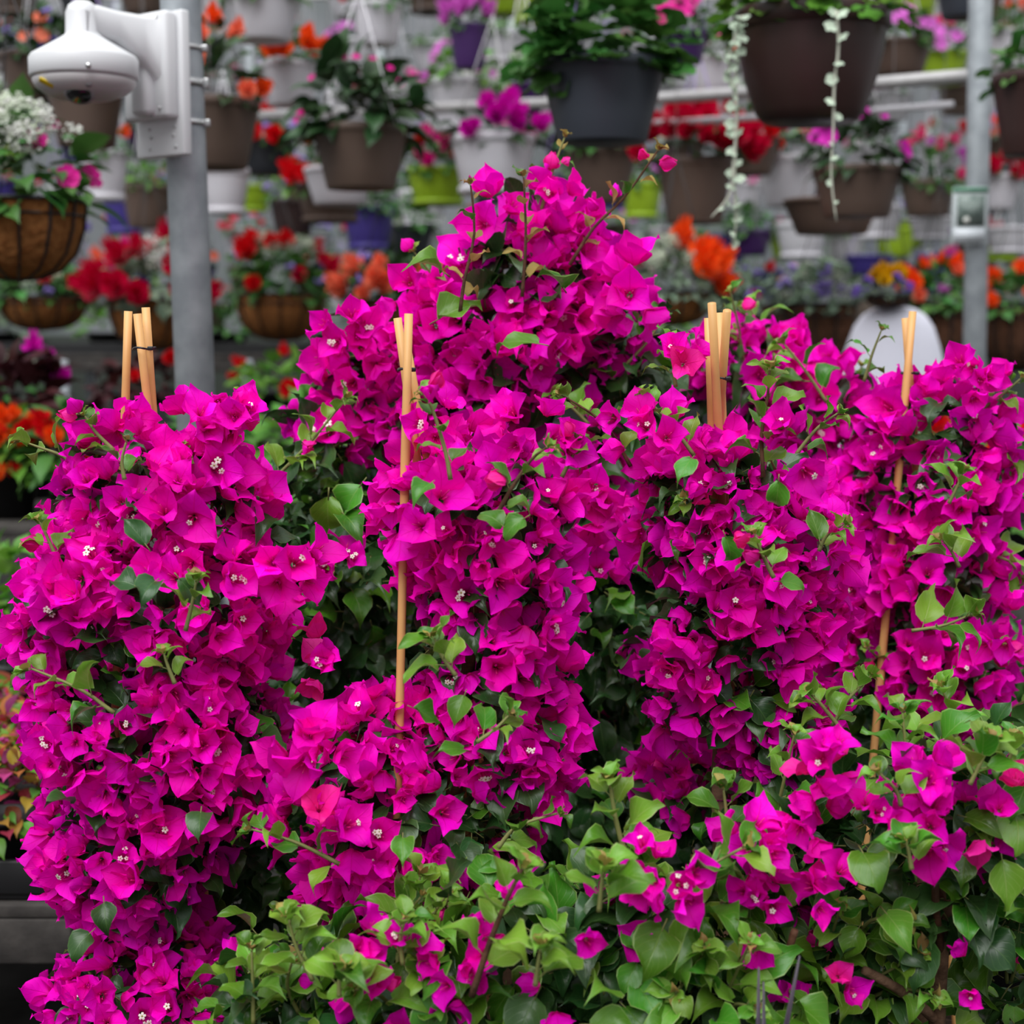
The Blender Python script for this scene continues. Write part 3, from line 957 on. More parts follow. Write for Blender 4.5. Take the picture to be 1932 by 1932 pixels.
for x, y, k in ((285, 1040, 'leaf_dark'), (300, 1090, 'leaf_dark'), (330, 1080, 'leaf_dark'), (270, 1110, 'leaf_dark'), (180, 1750, 'leaf_dark'), (195, 1690, 'leaf_dark'), (140, 1510, 'leaf_dark'), (380, 1520, 'leaf_dark')):
    p1.add_leaf(P(x, y, 1.74), Vector((0, -1, .2)), 1.5, k, .72)
p1.auto_shoots(5, size=.45, leaves=5, length=(.04, .09))
p1.build()

# --- middle column
p2 = Plant('bougainvillea', 'tall magenta bougainvillea column in the centre front with white florets and two pale stakes', 1.88, 850, 22)
for e in ((900, 945, 185, 115), (915, 1070, 165, 150), (905, 1220, 140, 140), (925, 1390, 150, 140), (690, 1425, 120, 130), (800, 1540, 240, 160), (720, 1690, 170, 100), (860, 1670, 120, 90)):
    p2.ellipsoid(*e)
p2.trunk([p2.base + Vector((0, 0, .22)), P(840, 1700, 1.9), P(880, 1300, 1.9), P(900, 1000, 1.88)], .016, .006)
p2.scatter()
p2.stakes([((750, 600), (772, 760), (.012, .02)), ((771, 592), (756, 1250), (-.03, -.047)), ((765, 640), (800, 830), (.02, .02))], (767, 697, .0095), 1.88, .0050)
p2.shoot([(850, 905), (840, 850), (815, 770), (800, 745)], -.14, 7, 'leaf_young', .5, buds=2)
p2.shoot([(860, 1275), (835, 1240), (820, 1205)], -.2, 7, 'leaf_young', .72)
p2.shoot([(1060, 900), (1080, 860), (1095, 830)], -.06, 6, 'leaf_young', .42, buds=2)
p2.shoot([(930, 985), (960, 930), (1000, 870), (1030, 845)], -.16, 6, 'leaf_mid', .55, brown=True, buds=1)
p2.shoot([(640, 1630), (560, 1590), (475, 1565)], -.16, 6, 'leaf_mid', .72, start=.05)
p2.shoot([(900, 1400), (935, 1375), (960, 1350)], -.2, 5, 'leaf_mid', .7)
p2.shoot([(940, 1600), (975, 1560), (1050, 1535)], -.18, 5, 'leaf_mid', .6)
for x, y in ((820, 905), (885, 1415), (880, 1300), (760, 1570), (1000, 970), (960, 1000), (770, 1330)):
    p2.add_leaf(P(x, y, 1.70), Vector((0, -1, .2)), 1.5, 'leaf_mid', .65)
p2.cluster(590, 1420, 1.75, 5, .04, 1, .3); p2.cluster(600, 1580, 1.74, 6, .05, .9, .4); p2.cluster(1010, 830, 1.86, 8, .05); p2.cluster(820, 800, 1.86, 5, .035, .8)
p2.auto_shoots(4, size=.42, leaves=5, length=(.04, .08))
p2.build()

# --- right-hand middle column
p3 = Plant('bougainvillea', 'magenta bougainvillea column right of centre with four bundled bamboo stakes', 1.98, 1400, 23)
for e in ((1385, 925, 175, 95), (1385, 1010, 200, 120), (1400, 1150, 175, 140), (1390, 1290, 150, 100), (1470, 1370, 120, 115)):
    p3.ellipsoid(*e)
p3.ellipsoid(1270, 1500, 85, 75, None, .12, .8, .15)
p3.ellipsoid(1400, 1530, 120, 80, None, .08, .5, .55)
p3.ellipsoid(1240, 1260, 60, 90, None, .16, .5, .5)
p3.trunk([p3.base + Vector((0, 0, .22)), P(1360, 1600, 2.0), P(1358, 1400, 2.0), P(1380, 1000, 1.98)], .014, .006)
p3.scatter(hole=-.2)
p3.stakes([((1343, 572), (1360, 900), (-.05, .02)), ((1357, 590), (1362, 760), (.03, .035)), ((1372, 586), (1352, 880), (-.045, .06)), ((1336, 600), (1343, 800), (.04, .045))], (1361, 714, .0085), 1.97, .0052)
p3.shoot([(1440, 900), (1437, 820), (1448, 750), (1452, 700)], -.15, 11, 'leaf_young', .72, brown=True, start=.1)
p3.shoot([(1310, 860), (1265, 800), (1215, 748)], -.08, 8, 'leaf_young', .52)
p3.shoot([(1460, 1090), (1440, 1050), (1425, 1010)], -.22, 7, 'leaf_young', .52, buds=2)
p3.shoot([(1545, 1040), (1560, 1010), (1590, 990)], -.14, 6, 'leaf_young', .5, buds=1)
p3.shoot([(1590, 1380), (1550, 1330), (1530, 1310)], -.2, 9, 'leaf_young', .62)
p3.shoot([(1570, 1370), (1600, 1320), (1640, 1280)], -.15, 7, 'leaf_young', .6, start=.1)
p3.shoot([(1275, 730), (1270, 690), (1268, 640)], .0, 7, 'leaf_young', .55)
p3.shoot([(1190, 880), (1140, 800), (1060, 745)], .02, 8, 'leaf_young', .55, brown=True)
p3.shoot([(1500, 860), (1540, 810), (1580, 780)], -.02, 6, 'leaf_mid', .55)
p3.cluster(1280, 690, 1.98, 4, .04, .8, .3); p3.cluster(1245, 840, 1.9, 7, .05); p3.cluster(1500, 860, 1.84, 6, .05); p3.cluster(1185, 790, 2.0, 3, .03, .8, .2)
for x, y in ((1310, 858), (1470, 895), (1550, 1030), (1460, 1095), (1365, 1000)):
    p3.add_leaf(P(x, y, 1.78), Vector((0, -1, .3)), 1.5, 'leaf_mid', .68)
p3.auto_shoots(5, size=.45, leaves=6, length=(.05, .1))
p3.build()

# --- column at the right
p4 = Plant('bougainvillea', 'magenta bougainvillea column at far right below the slim post', 2.32, 1745, 24)
for e in ((1755, 812, 145, 85), (1745, 920, 150, 120), (1740, 1080, 140, 140), (1750, 1260, 165, 120), (1840, 1360, 90, 75), (1620, 1130, 45, 150)):
    p4.ellipsoid(*e)
p4.trunk([p4.base + Vector((0, 0, .22)), P(1750, 1500, 2.34), P(1740, 1200, 2.33), P(1740, 900, 2.32)], .014, .006)
p4.scatter(d=.0215, hole=-.2, size=1.1)
p4.stakes([((1708, 600), (1718, 740), 0), ((1722, 588), (1683, 1030), (-.02, -.048))], (1715, 704, .0105), 2.32, .0056)
p4.shoot([(1790, 950), (1805, 920), (1815, 895)], -.22, 6, 'leaf_young', .72)
p4.shoot([(1810, 1070), (1795, 1040), (1780, 1020)], -.24, 6, 'leaf_young', .75)
p4.shoot([(1720, 1190), (1780, 1180), (1830, 1160)], -.26, 8, 'leaf_young', .95)
p4.shoot([(1630, 720), (1645, 670), (1662, 625)], -.02, 4, 'leaf_mid', .6)
p4.shoot([(1840, 780), (1890, 745), (1925, 715)], -.05, 6, 'leaf_young', .6)
p4.shoot([(1880, 1050), (1905, 1060), (1925, 1085)], -.05, 6, 'leaf_young', .8)
p4.shoot([(1880, 840), (1895, 850), (1910, 860)], -.05, 4, 'leaf_mid', .8)
p4.cluster(1865, 690, 2.28, 3, .03, 1.0); p4.cluster(1830, 720, 2.25, 5, .05); p4.cluster(1905, 750, 2.26, 3, .03, .9); p4.cluster(1900, 1200, 2.2, 4, .05)
p4.auto_shoots(4, size=.55, leaves=5, length=(.05, .09))
p4.build()

# --- tall pyramid behind
p5 = Plant('bougainvillea', 'tallest magenta bougainvillea rising to a pointed crown behind the centre column', 2.38, 930, 25)
for e in ((990, 420, 65, 55), (1000, 520, 150, 100), (950, 640, 185, 125), (1120, 590, 95, 85), (700, 705, 95, 70), (840, 780, 170, 95)):
    p5.ellipsoid(*e)
p5.ellipsoid(600, 850, 85, 80, None, -.05, .8, .4)
p5.ellipsoid(1120, 890, 60, 130, None, -.05, .75, .45)
p5.ellipsoid(1180, 720, 90, 75, None, 0, .3, .8)
p5.ellipsoid(640, 1060, 150, 210, .16, .02, .10, .93)
p5.ellipsoid(1120, 1150, 120, 200, .16, .05, .12, .92)
p5.ellipsoid(900, 1450, 420, 260, .2, .15, .1, .95)
p5.trunk([p5.base + Vector((0, 0, .22)), P(700, 1300, 2.4), P(650, 1150, 2.38), P(620, 1000, 2.36)], .014, .006)
p5.trunk([p5.base + Vector((.02, 0, .22)), P(930, 1300, 2.4), P(950, 900, 2.38), P(980, 480, 2.38)], .016, .005)
p5.scatter(d=.0225, hole=-.28, size=1.2, lsize=1.1, lump=.035)
p5.shoot([(868, 590), (876, 530), (895, 440), (888, 350)], -.24, 7, 'leaf_tip', .55, brown=True)
p5.shoot([(985, 560), (992, 450), (988, 335)], -.16, 7, 'leaf_tip', .55, brown=True)
p5.shoot([(1075, 500), (1120, 430), (1180, 370), (1240, 285)], -.1, 8, 'leaf_tip', .62, brown=True, buds=4)
p5.shoot([(1020, 400), (1040, 330), (1065, 260)], -.05, 5, 'leaf_tip', .5, buds=3)
p5.shoot([(500, 920), (580, 840), (650, 755)], -.2, 10, 'leaf_young', .75, buds=2)
p5.shoot([(1180, 690), (1225, 640), (1250, 600)], -.06, 5, 'leaf_dark', .95)
p5.shoot([(1110, 800), (1080, 770), (1050, 745)], -.12, 6, 'leaf_young', .6)
p5.cluster(930, 425, 2.3, 4, .04, 1.1); p5.cluster(1050, 380, 2.3, 4, .05, 1.0, .3); p5.cluster(800, 545, 2.3, 4, .05, 1.1)
p5.cluster(640, 1075, 2.1, 3, .04, 1); p5.cluster(1130, 910, 2.12, 6, .06, 1.1); p5.cluster(1110, 1090, 2.15, 6, .06, 1.1); p5.cluster(670, 640, 2.3, 6, .05, 1.15)
p5.cluster(1195, 560, 2.25, 7, .06, 1.2)
for x, y in ((850, 520), (1070, 550), (1035, 650), (810, 610), (690, 900), (640, 960), (600, 1030), (520, 1010), (700, 970), (620, 920), (590, 1180), (560, 1160), (690, 1100)):
    p5.add_leaf(P(x, y, 2.14), Vector((0, -1, .3)), 1.5, 'leaf_mid' if y < 1000 else 'leaf_dark', 1.1)
p5.auto_shoots(6, size=.55, leaves=6, length=(.05, .1))
p5.build()

# --- plant behind the two right-hand columns
p6 = Plant('bougainvillea', 'loose magenta bougainvillea half hidden between the two right columns', 2.62, 1540, 26)
for e in ((1400, 690, 110, 60), (1555, 722, 80, 60), (1520, 770, 100, 70), (1620, 860, 90, 120)):
    p6.ellipsoid(*e)
p6.ellipsoid(1570, 1080, 150, 220, .15, .05, .35, .8)
p6.ellipsoid(1560, 1500, 420, 240, .15, .1, .2, .9)
p6.trunk([p6.base + Vector((0, 0, .22)), P(1560, 1300, 2.64), P(1550, 900, 2.62), P(1560, 740, 2.62)], .014, .005)
p6.scatter(d=.025, size=1.2, lsize=1.15)
p6.shoot([(1440, 680), (1430, 620), (1415, 580)], 0, 6, 'leaf_young', .9)
p6.shoot([(1560, 760), (1520, 700), (1480, 650)], -.2, 6, 'leaf_mid', .9)
p6.cluster(1555, 668, 2.55, 5, .05, 1.2)
p6.auto_shoots(5, size=.7, leaves=6)
p6.build()

# --- leafy plants in front
p8 = Plant('bougainvillea', 'low leafy green bougainvillea along the bottom edge with few magenta flowers', 1.70, 1000, 28)
mixf = (('leaf_mid', .60), ('leaf_young', .26), ('leaf_dark', .14))
for e in ((560, 1930, 165, 120), (780, 1900, 200, 140), (1010, 1850, 190, 190), (1190, 1790, 150, 180), (1300, 1900, 180, 170)):
    p8.ellipsoid(*e, None, 0, 1, .97)
p8.trunk([p8.base + Vector((0, 0, .22)), P(1000, 2100, 1.72), P(1020, 1900, 1.7)], .014, .006)
p8.scatter(d=.0195, mix=mixf, lump=.06, hole=-2, lsize=1.0)
p8.shoot([(890, 1880), (920, 1790), (955, 1700), (985, 1640)], -.16, 10, 'leaf_young', .85, brown=True, rad=.003)
p8.shoot([(478, 1930), (477, 1870), (475, 1795)], -.08, 7, 'leaf_young', .75)
p8.shoot([(590, 1850), (560, 1790), (545, 1735)], -.1, 9, 'leaf_young', .8)
p8.shoot([(1190, 1640), (1165, 1560), (1150, 1475)], -.06, 9, 'leaf_young', .8, rad=.003)
p8.shoot([(760, 1820), (755, 1770), (765, 1735)], -.12, 7, 'leaf_young', .7)
p8.shoot([(1130, 1720), (1135, 1670), (1140, 1640)], -.18, 7, 'leaf_young', .8)
p8.shoot([(1290, 1680), (1330, 1640), (1400, 1600)], -.1, 6, 'leaf_mid', .95)
p8.shoot([(1010, 1860), (1015, 1820), (1020, 1790)], -.22, 6, 'leaf_young', .8)
p8.shoot([(640, 1880), (640, 1850), (645, 1830)], -.18, 6, 'leaf_young', .8)
p8.auto_shoots(10, size=.8, leaves=7, length=(.06, .12), low=0)
for x, y, n in ((665, 1800, 4), (755, 1800, 4), (690, 1870, 2), (850, 1820, 3), (920, 1800, 2), (1270, 1660, 7), (1230, 1640, 4), (1045, 1860, 2), (1080, 1760, 1), (960, 1740, 3), (880, 1850, 2)):
    p8.cluster(x, y, 1.60, n, .03, .85, .1)
p8.build()

p9 = Plant('bougainvillea', 'leafy bougainvillea at bottom right with bare brown trunk and scattered magenta flowers', 1.78, 1770, 29)
for e in ((1480, 1640, 120, 110), (1650, 1600, 150, 120), (1830, 1520, 150, 120), (1600, 1740, 150, 90), (1760, 1680, 170, 85), (1905, 1690, 95, 140)):
    p9.ellipsoid(*e, None, 0, 1, .95)
p9.ellipsoid(1590, 1880, 125, 110, None, .02, 1, .97)
p9.ellipsoid(1900, 1900, 85, 100, None, .14, 1, .97)
p9.trunk([p9.base + Vector((0, 0, .22)), P(1768, 1932, 1.76), P(1775, 1800, 1.74), P(1790, 1650, 1.74)], .011, .008)
p9.trunk([P(1768, 1925, 1.76), P(1700, 1870, 1.72), P(1630, 1830, 1.7)], .007, .005, 'limb')
p9.trunk([P(1775, 1800, 1.74), P(1765, 1660, 1.68), P(1790, 1480, 1.66)], .005, .003, 'limb', 'stem_brown')
p9.trunk([P(1440, 1860, 1.66), P(1480, 1810, 1.64), P(1500, 1755, 1.63)], .0045, .004, 'limb', 'stem_brown')
p9.scatter(d=.0225, mix=(('leaf_mid', .48), ('leaf_dark', .34), ('leaf_young', .18)), lump=.06, hole=-2, lsize=1.05)
p9.shoot([(1372, 1580), (1370, 1530), (1365, 1490)], -.1, 5, 'leaf_mid', .8)
p9.shoot([(1715, 1450), (1708, 1400), (1703, 1345)], -.06, 7, 'leaf_mid', .75)
p9.shoot([(1808, 1410), (1795, 1350), (1778, 1300)], 0, 6, 'leaf_young', .8)
p9.shoot([(1830, 1480), (1850, 1440), (1870, 1400)], -.16, 9, 'leaf_young', .75)
p9.shoot([(1890, 1470), (1905, 1430), (1915, 1400)], -.1, 8, 'leaf_young', .75)
p9.shoot([(1700, 1520), (1690, 1490), (1660, 1460)], -.16, 6, 'leaf_young', .6)
p9.shoot([(1720, 1640), (1715, 1610), (1710, 1590)], -.2, 6, 'leaf_young', .7)
for x, y, n, sz in ((1400, 1600, 6, 1), (1440, 1590, 5, 1), (1440, 1690, 5, 1), (1430, 1760, 3, 1), (1505, 1680, 2, 1), (1562, 1675, 3, 1), (1525, 1530, 6, 1.05), (1570, 1490, 5, 1.05), (1560, 1440, 6, 1.1), (1640, 1540, 5, .9),
                    (1745, 1480, 7, 1.1), (1760, 1560, 6, 1.1), (1830, 1540, 4, 1), (1880, 1560, 4, 1), (1915, 1510, 3, 1), (1575, 1860, 2, .9), (1515, 1905, 2, .8), (1850, 1840, 2, .8)):
    p9.cluster(x, y, 1.66, max(2, n - 1), .032, sz * .82, .15)
p9.auto_shoots(8, size=.75, leaves=7, low=0)
p9.build()

# --- sword leaves at the bottom right
for k, (x0, y0, x1, y1, lab) in enumerate(((1430, 1990, 1431, 1825, 'dark purple sword leaf standing upright at bottom right, taller of the touching pair'),
                                           (1441, 1990, 1440, 1852, 'dark purple sword leaf standing upright at bottom right, shorter of the touching pair'),
                                           (1472, 1990, 1508, 1803, 'dark purple sword leaf leaning right at the bottom right'))):
    a = P(x0, y0, 1.5); b = P(x1, y1, 1.5)
    g = Geo(); d = b - a; e = a - d * ((a.z - 0.02) / d.z); pts = []
    uvs = []
    for i in range(9):
        t = i / 8
        c = e.lerp(b, t); hw = .0042 * (1 - t ** 6) + .0002
        pts.append([(c.x - hw - e.x, c.y - .002 - e.y, c.z), (c.x - e.x, c.y + .001 - e.y, c.z), (c.x + hw - e.x, c.y - .002 - e.y, c.z)]); uvs.append([(0, t), (.5, t), (1, t)])
    g.grid(pts, uvs)
    so = ob('sword_leaf', geo_mesh('sword_leaf', g, [M.setdefault('sword', mat('sword_leaf', (0.055, 0.040, 0.060), .4))]))
    so.location = (e.x, e.y, 0)
    md = so.modifiers.new('thick', 'SOLIDIFY'); md.thickness = .0008
    tag(so, lab, 'leaf')

# ------------------------------------------------------------------ hanging pots behind
R3 = random.Random(41)


def pot_prof(style):
    if style == 'plain':
        return [(.70, 0), (.715, .02), (.80, .30), (.90, .62), (.965, .84), (.975, .86), (1.0, .87), (1.0, .985), (.985, 1.0), (.94, 1.0), (.93, .93), (0, .93)]
    if style == 'bowl':
        return [(.58, 0), (.62, .02), (.70, .10), (.84, .38), (.93, .66), (.955, .80), (.965, .82), (1.0, .83), (1.0, .97), (.985, 1.0), (.94, 1.0), (.93, .93), (0, .93)]
    return [(.62, 0), (.80, .015), (.82, .08), (.81, .13), (.74, .135), (.76, .16), (.86, .50), (.95, .80), (.965, .85), (1.0, .86), (1.0, .985), (.985, 1.0), (.94, 1.0), (.93, .93), (0, .93)]


_pot_me = {}


def pot_me(style, col):
    if (style, col) not in _pot_me:
        g_ = Geo(); g_.lathe(pot_prof(style), 30)
        _pot_me[(style, col)] = geo_mesh('pot', g_, [POT[col]])
    return _pot_me[(style, col)]


def crown(root, c, rx, rz, n, shape, col, size, objs, rnd, droop=.25, name='foliage', flat=False):
    """leaves over a dome; single leaf objects when they can be told apart"""
    items = []
    for _ in range(n):
        a = rnd.uniform(0, 6.283); z = rnd.uniform(-.15, 1); q = math.sqrt(max(0, 1 - z * z))
        nv = Vector((q * math.cos(a), q * math.sin(a), z))
        k = rnd.uniform(.55, 1.0)
        p = c + Vector((nv.x * rx, nv.y * rx, nv.z * rz)) * k
        d = nv * .9 + Vector((rnd.uniform(-1, 1), rnd.uniform(-1, 1), rnd.uniform(-.8, .5))) * .6 + Vector((0, 0, -droop))
        items.append((xf(p, frame_leaf(d, nv + Vector((0, 0, .8))), size * rnd.uniform(.6, 1.15)), k, p, nv))
    items.sort(key=lambda t: t[2].y)
    nobj = min(objs, n)
    for m_, k, p, nv in items[:nobj]:
        ob('leaf', blf_me(shape, col), root, m_)
    rest = items[nobj:]
    if rest:
        g_ = BLF[shape]
        gg = Geo(); gg.aco, gg.lv, gg.lt, gg.am, gg.auv = g_.aco, g_.lv, g_.lt, g_.am * 0, g_.auv
        o_ = ob(name, joined(name, [(gg, m_, 0) for m_, *_ in rest], [LF[col]]), root); o_['kind'] = 'stuff'


def blooms(root, c, rx, rz, kind, col, n, size, rnd, zmin=.1, front=True, dx=(-1, 1)):
    for _ in range(n):
        for _try in range(30):
            a = rnd.uniform(0, 6.283); z = rnd.uniform(zmin, 1); q = math.sqrt(max(0, 1 - z * z))
            nv = Vector((q * math.cos(a), q * math.sin(a), z))
            if front and nv.y > .35:
                continue
            if not (dx[0] <= nv.x <= dx[1]):
                continue
            break
        p = c + Vector((nv.x * rx, nv.y * rx, nv.z * rz)) * rnd.uniform(.95, 1.12)
        ob('blossom', bfl_me(kind, col), root, xf(p, frame_z(nv + Vector((0, -.9, .15)), rnd.uniform(0, 6)), size * rnd.uniform(.7, 1.2)))


def strands(root, R, zr, zhook, zrail, mat_, n=3, rad=.0028, rnd=R3):
    a0 = rnd.uniform(0, 6)
    for k in range(n):
        a = a0 + k * 2 * math.pi / n
        g_ = Geo(); g_.tube([(R * math.cos(a), R * math.sin(a), zr), (R * .5 * math.cos(a), R * .5 * math.sin(a), (zr + zhook) / 2), (0, 0, zhook)], rad, 5)
        part('hanger_strand', g_, mat_, root)
    g_ = Geo(); g_.tube([(0, 0, zhook), (0, 0, (zhook + zrail) / 2), (0, 0, zrail - .02)], rad * .8, 5)
    g_.tube([(0, 0, zrail - .03), (.012, 0, zrail - .012), (.024, 0, zrail + .004), (.018, 0, zrail + .025), (0, 0, zrail + .026), (-.018, 0, zrail + .02)], .0025, 5)
    part('hook_wire', g_, M['strand_clear'], root)


USED = {}


def snap(Y, px=None, wpx=None, rx=1.1):
    """the overhead rail nearest to Y with room for a pot there"""
    order = sorted(range(len(RAILS)), key=lambda k: abs(RAILS[k] - Y) + (.05 if RAILS[k] < Y else 0))
    if px is None:
        return RAILS[order[0]]
    for k in order[:12]:
        yy = RAILS[k]; x = P(px, 600, yy).x; r = wpx * yy / F / 2 * rx
        if all(abs(x - x2) > r + r2 for x2, r2 in USED.get(k, ())):
            USED.setdefault(k, []).append((x, r))
            return yy
    USED.setdefault(order[0], []).append((P(px, 600, RAILS[order[0]]).x, wpx * RAILS[order[0]] / F / 2))
    return RAILS[order[0]]


def hang(cx, yr, yb, wpx, col, style, leaf, flowers, label, fol=1.0, rx=1.05, name='hanging_pot', cat='hanging pot', group=None, strand=None, nleaf=None, objs=None, dia=.30, lsize=.30, Y=None):
    """pot seen with rim row yr, base row yb, rim width wpx; leaf=(shape, colour), flowers=[(kind, colour, count, size)]"""
    Y = snap(Y or dia * F / wpx, cx, wpx, max(1.0, rx) * 1.15 if leaf else 1.0)
    R = wpx * Y / F / 2
    top = P(cx, yr, Y); bot = P(cx, yb, Y)
    h = max(.05, top.z - bot.z)
    root = empty(name, (top.x, Y, bot.z), label, cat, group)
    m_ = Matrix.Diagonal((R, R, h, 1))
    ob('pot', pot_me(style, col), root, m_)
    c = Vector((0, 0, h * .95))
    near = wpx >= 150
    n = nleaf or (110 if near else 95)
    rz = R * 1.0 * fol
    if leaf:
        crown(root, c, R * rx, rz, n, leaf[0], leaf[1], R * 2 * lsize * (.75 if leaf[0] == 'round' else 1), objs if objs is not None else (n if near else 0), R3)
    for fk in flowers:
        kind, fc, cnt, sz = fk[:4]
        blooms(root, c, R * rx * 1.02, rz * 1.02, kind, fc, cnt, sz, R3, dx=fk[4] if len(fk) > 4 else (-1, 1))
    strands(root, R * .96, h * .98, h + .42, RAILZ - bot.z, M[strand or R3.choice(('strand_white', 'strand_white', 'strand_lilac', 'strand_clear'))])
    return root


def coco(cx, yr, yb, wpx, leaf, flowers, label, fol=1.0, rx=1.05, dark=False, Y=None, nleaf=170, objs=0, group=None, dia=.36, lsize=.26, ribs=12):
    """wire basket with coir liner"""
    Y = snap(Y or 6.6, cx, wpx, 1.15 * max(1.0, rx))
    R = wpx * Y / F / 2
    top = P(cx, yr, Y); bot = P(cx, yb, Y); h = top.z - bot.z
    root = empty('coir_basket', (top.x, Y, bot.z), label, 'hanging basket', group)
    prof = [(0, 0), (.35, .02), (.62, .12), (.82, .32), (.94, .62), (.985, .92), (.99, 1.0), (.92, 1.0), (.90, .93), (0, .93)]
    g_ = Geo(); g_.lathe([(r * R * .985, z * h) for r, z in prof], 32)
    part('coir_liner', g_, M['coir_dark' if dark else 'coir'], root)
    g_ = Geo()
    n = 40
    for rr, zz, th in ((1.0, .98, .0055), (.97, .80, .003)):
        g_.tube([(R * rr * math.cos(k * 2 * math.pi / n), R * rr * math.sin(k * 2 * math.pi / n), h * zz) for k in range(n + 1)], th, 6, cap=False)
    part('rim_wire', g_, M['wire'], root)
    g_ = Geo(); g_.tube([(r * R * 1.005, 0, z * h - (.004 if i == 0 else 0)) for i, (r, z) in enumerate(prof[:7])], .0036, 6)
    me = geo_mesh('rib_wire', g_, [M['wire']])
    for k in range(ribs):
        ob('rib_wire', me, root, Matrix.Rotation(k * 2 * math.pi / ribs + .12, 4, 'Z'))
    c = Vector((0, 0, h * .97)); rz = R * fol
    if leaf:
        crown(root, c, R * rx, rz, nleaf, leaf[0], leaf[1], R * 2 * lsize, objs, R3)
    for fk in flowers:
        kind, fc, cnt, sz = fk[:4]
        blooms(root, c, R * rx, rz, kind, fc, cnt, sz, R3, dx=fk[4] if len(fk) > 4 else (-1, 1), zmin=fk[5] if len(fk) > 5 else .1)
    strands(root, R * .97, h * .98, h + .5, RAILZ - bot.z, M['wire'], rad=.002)
    return root


RD, OV, NA = 'round', 'oval', 'narrow'
# near pots
big = hang(1531, 22, 232, 286, 'choc', 'bowl', (RD, 'bright'), [], 'large chocolate brown hanging pot with two silver trailing strands', fol=.95, rx=1.18, dia=.36, nleaf=190, lsize=.24, strand='strand_clear')
hang(1137, 116, 270, 232, 'grey', 'plain', (RD, 'mid'), [('single', 'pink', 2, .03)], 'slate grey hanging pot full of scalloped green leaves, in front of the cross rail', fol=1.3, rx=1.15, nleaf=190, lsize=.40)
hang(680, 240, 357, 178, 'brown', 'plain', (OV, 'dark'), [('single', 'hot', 9, .022)], 'taupe brown hanging pot with large dark pointed leaves and tiny buds', fol=1.5, rx=1.25, nleaf=120, lsize=.46)
hang(930, 256, 368, 158, 'white', 'saucer', (OV, 'dark'), [('double', 'magenta', 16, .06)], 'white hanging pot with magenta blooms just above the tallest crown', fol=.85, nleaf=60)
hang(395, 190, 318, 185, 'brown', 'plain', (OV, 'dark'), [('double', 'salmon', 12, .075), ('double', 'orange', 5, .06)], 'taupe hanging pot with salmon begonias behind the thick post', fol=1.5, rx=1.05, Y=5.4, nleaf=80)
hang(545, 120, 200, 110, 'white', 'plain', (OV, 'mid'), [('double', 'orange', 10, .075)], 'pale hanging pot with bright orange begonias right of the thick post', fol=1.3, Y=6.2)
hang(160, 150, 277, 145, 'brown', 'plain', (OV, 'dark'), [('single', 'red', 3, .05)], 'taupe hanging pot behind the dome of the security camera', fol=.7, Y=5.4)
hang(75, 105, 190, 150, 'brown', 'plain', (OV, 'dark'), [('single', 'salmon', 4, .045), ('spray', 'lilac', 3, .07)], 'dark leafy hanging pot left of the security camera', fol=1.1, Y=5.4)
hang(1966, 140, 295, 180, 'choc', 'plain', (RD, 'mid'), [], 'dark brown hanging pot with scalloped leaves cut by the right edge', fol=.8, Y=4.6, nleaf=90)
hang(1822, -40, 34, 112, 'grey', 'plain', (OV, 'mid'), [('double', 'crimson', 4, .05)], 'slate grey hanging pot above the slim post at the top edge', fol=.8, Y=6.2)
coco(28, 378, 527, 262, (OV, 'mid'), [('puff', 'cream', 60, .085, (-1, .5), .4), ('single', 'hot', 4, .06, (.2, 1), .2), ('trumpet', 'violet', 4, .045), ('puff', 'white', 26, .08, (-1, .7), .55)], 'large coir-lined wire basket with white alyssum cut by the left edge', fol=1.25, nleaf=110, objs=110, lsize=.36, Y=3.8, ribs=14)
# second rank
hang(826, 318, 388, 118, 'lime', 'saucer', (OV, 'mid'), [('double', 'hot', 8, .07), ('double', 'red', 4, .06)], 'lime green hanging pot with red blooms left of the tallest crown', fol=1.1)
hang(640, 318, 386, 132, 'white', 'plain', None, [], 'white hanging pot peeking out below the taupe pot with dark leaves', Y=6.2)
hang(622, 350, 420, 128, 'brown', 'saucer', (OV, 'mid'), [('double', 'red', 7, .075, (-1, -.3))], 'taupe hanging pot with red blooms below the white pot in the stack', fol=1.4, Y=7.0)
hang(885, 48, 130, 74, 'purple', 'plain', (OV, 'mid'), [('double', 'orchid', 12, .06)], 'narrow deep purple hanging pot with orchid pink flowers at the top edge', fol=1.3, Y=7.0)
hang(870, 150, 250, 120, 'white', 'saucer', (OV, 'bright'), [('single', 'orchid', 16, .05)], 'white hanging pot with pale pink flowers left of the slate pot', fol=1.2, Y=7.0)
hang(495, -10, 78, 140, 'white', 'plain', (OV, 'mid'), [], 'white hanging pot at the top edge right of the thick post', Y=6.2)
hang(712, 8, 85, 98, 'white', 'plain', (OV, 'mid'), [('double', 'red', 5, .06, (-1, 0))], 'white hanging pot at the top edge above the dark leafy taupe pot', Y=7.0)
hang(1012, -25, 45, 96, 'lime', 'saucer', (OV, 'mid'), [], 'lime green hanging pot at the top edge left of the slate pot', Y=7.0)
hang(985, 160, 215, 95, 'purple', 'plain', (OV, 'bright'), [('puff', 'white', 5, .06)], 'deep purple hanging pot with bushy green leaves behind the slate pot', fol=1.2, Y=7.0)
hang(1312, 300, 422, 142, 'brown', 'plain', (OV, 'dark'), [('double', 'crimson', 42, .085)], 'taupe hanging pot heaped with crimson blooms between slate and chocolate pots', fol=1.15, rx=1.35)
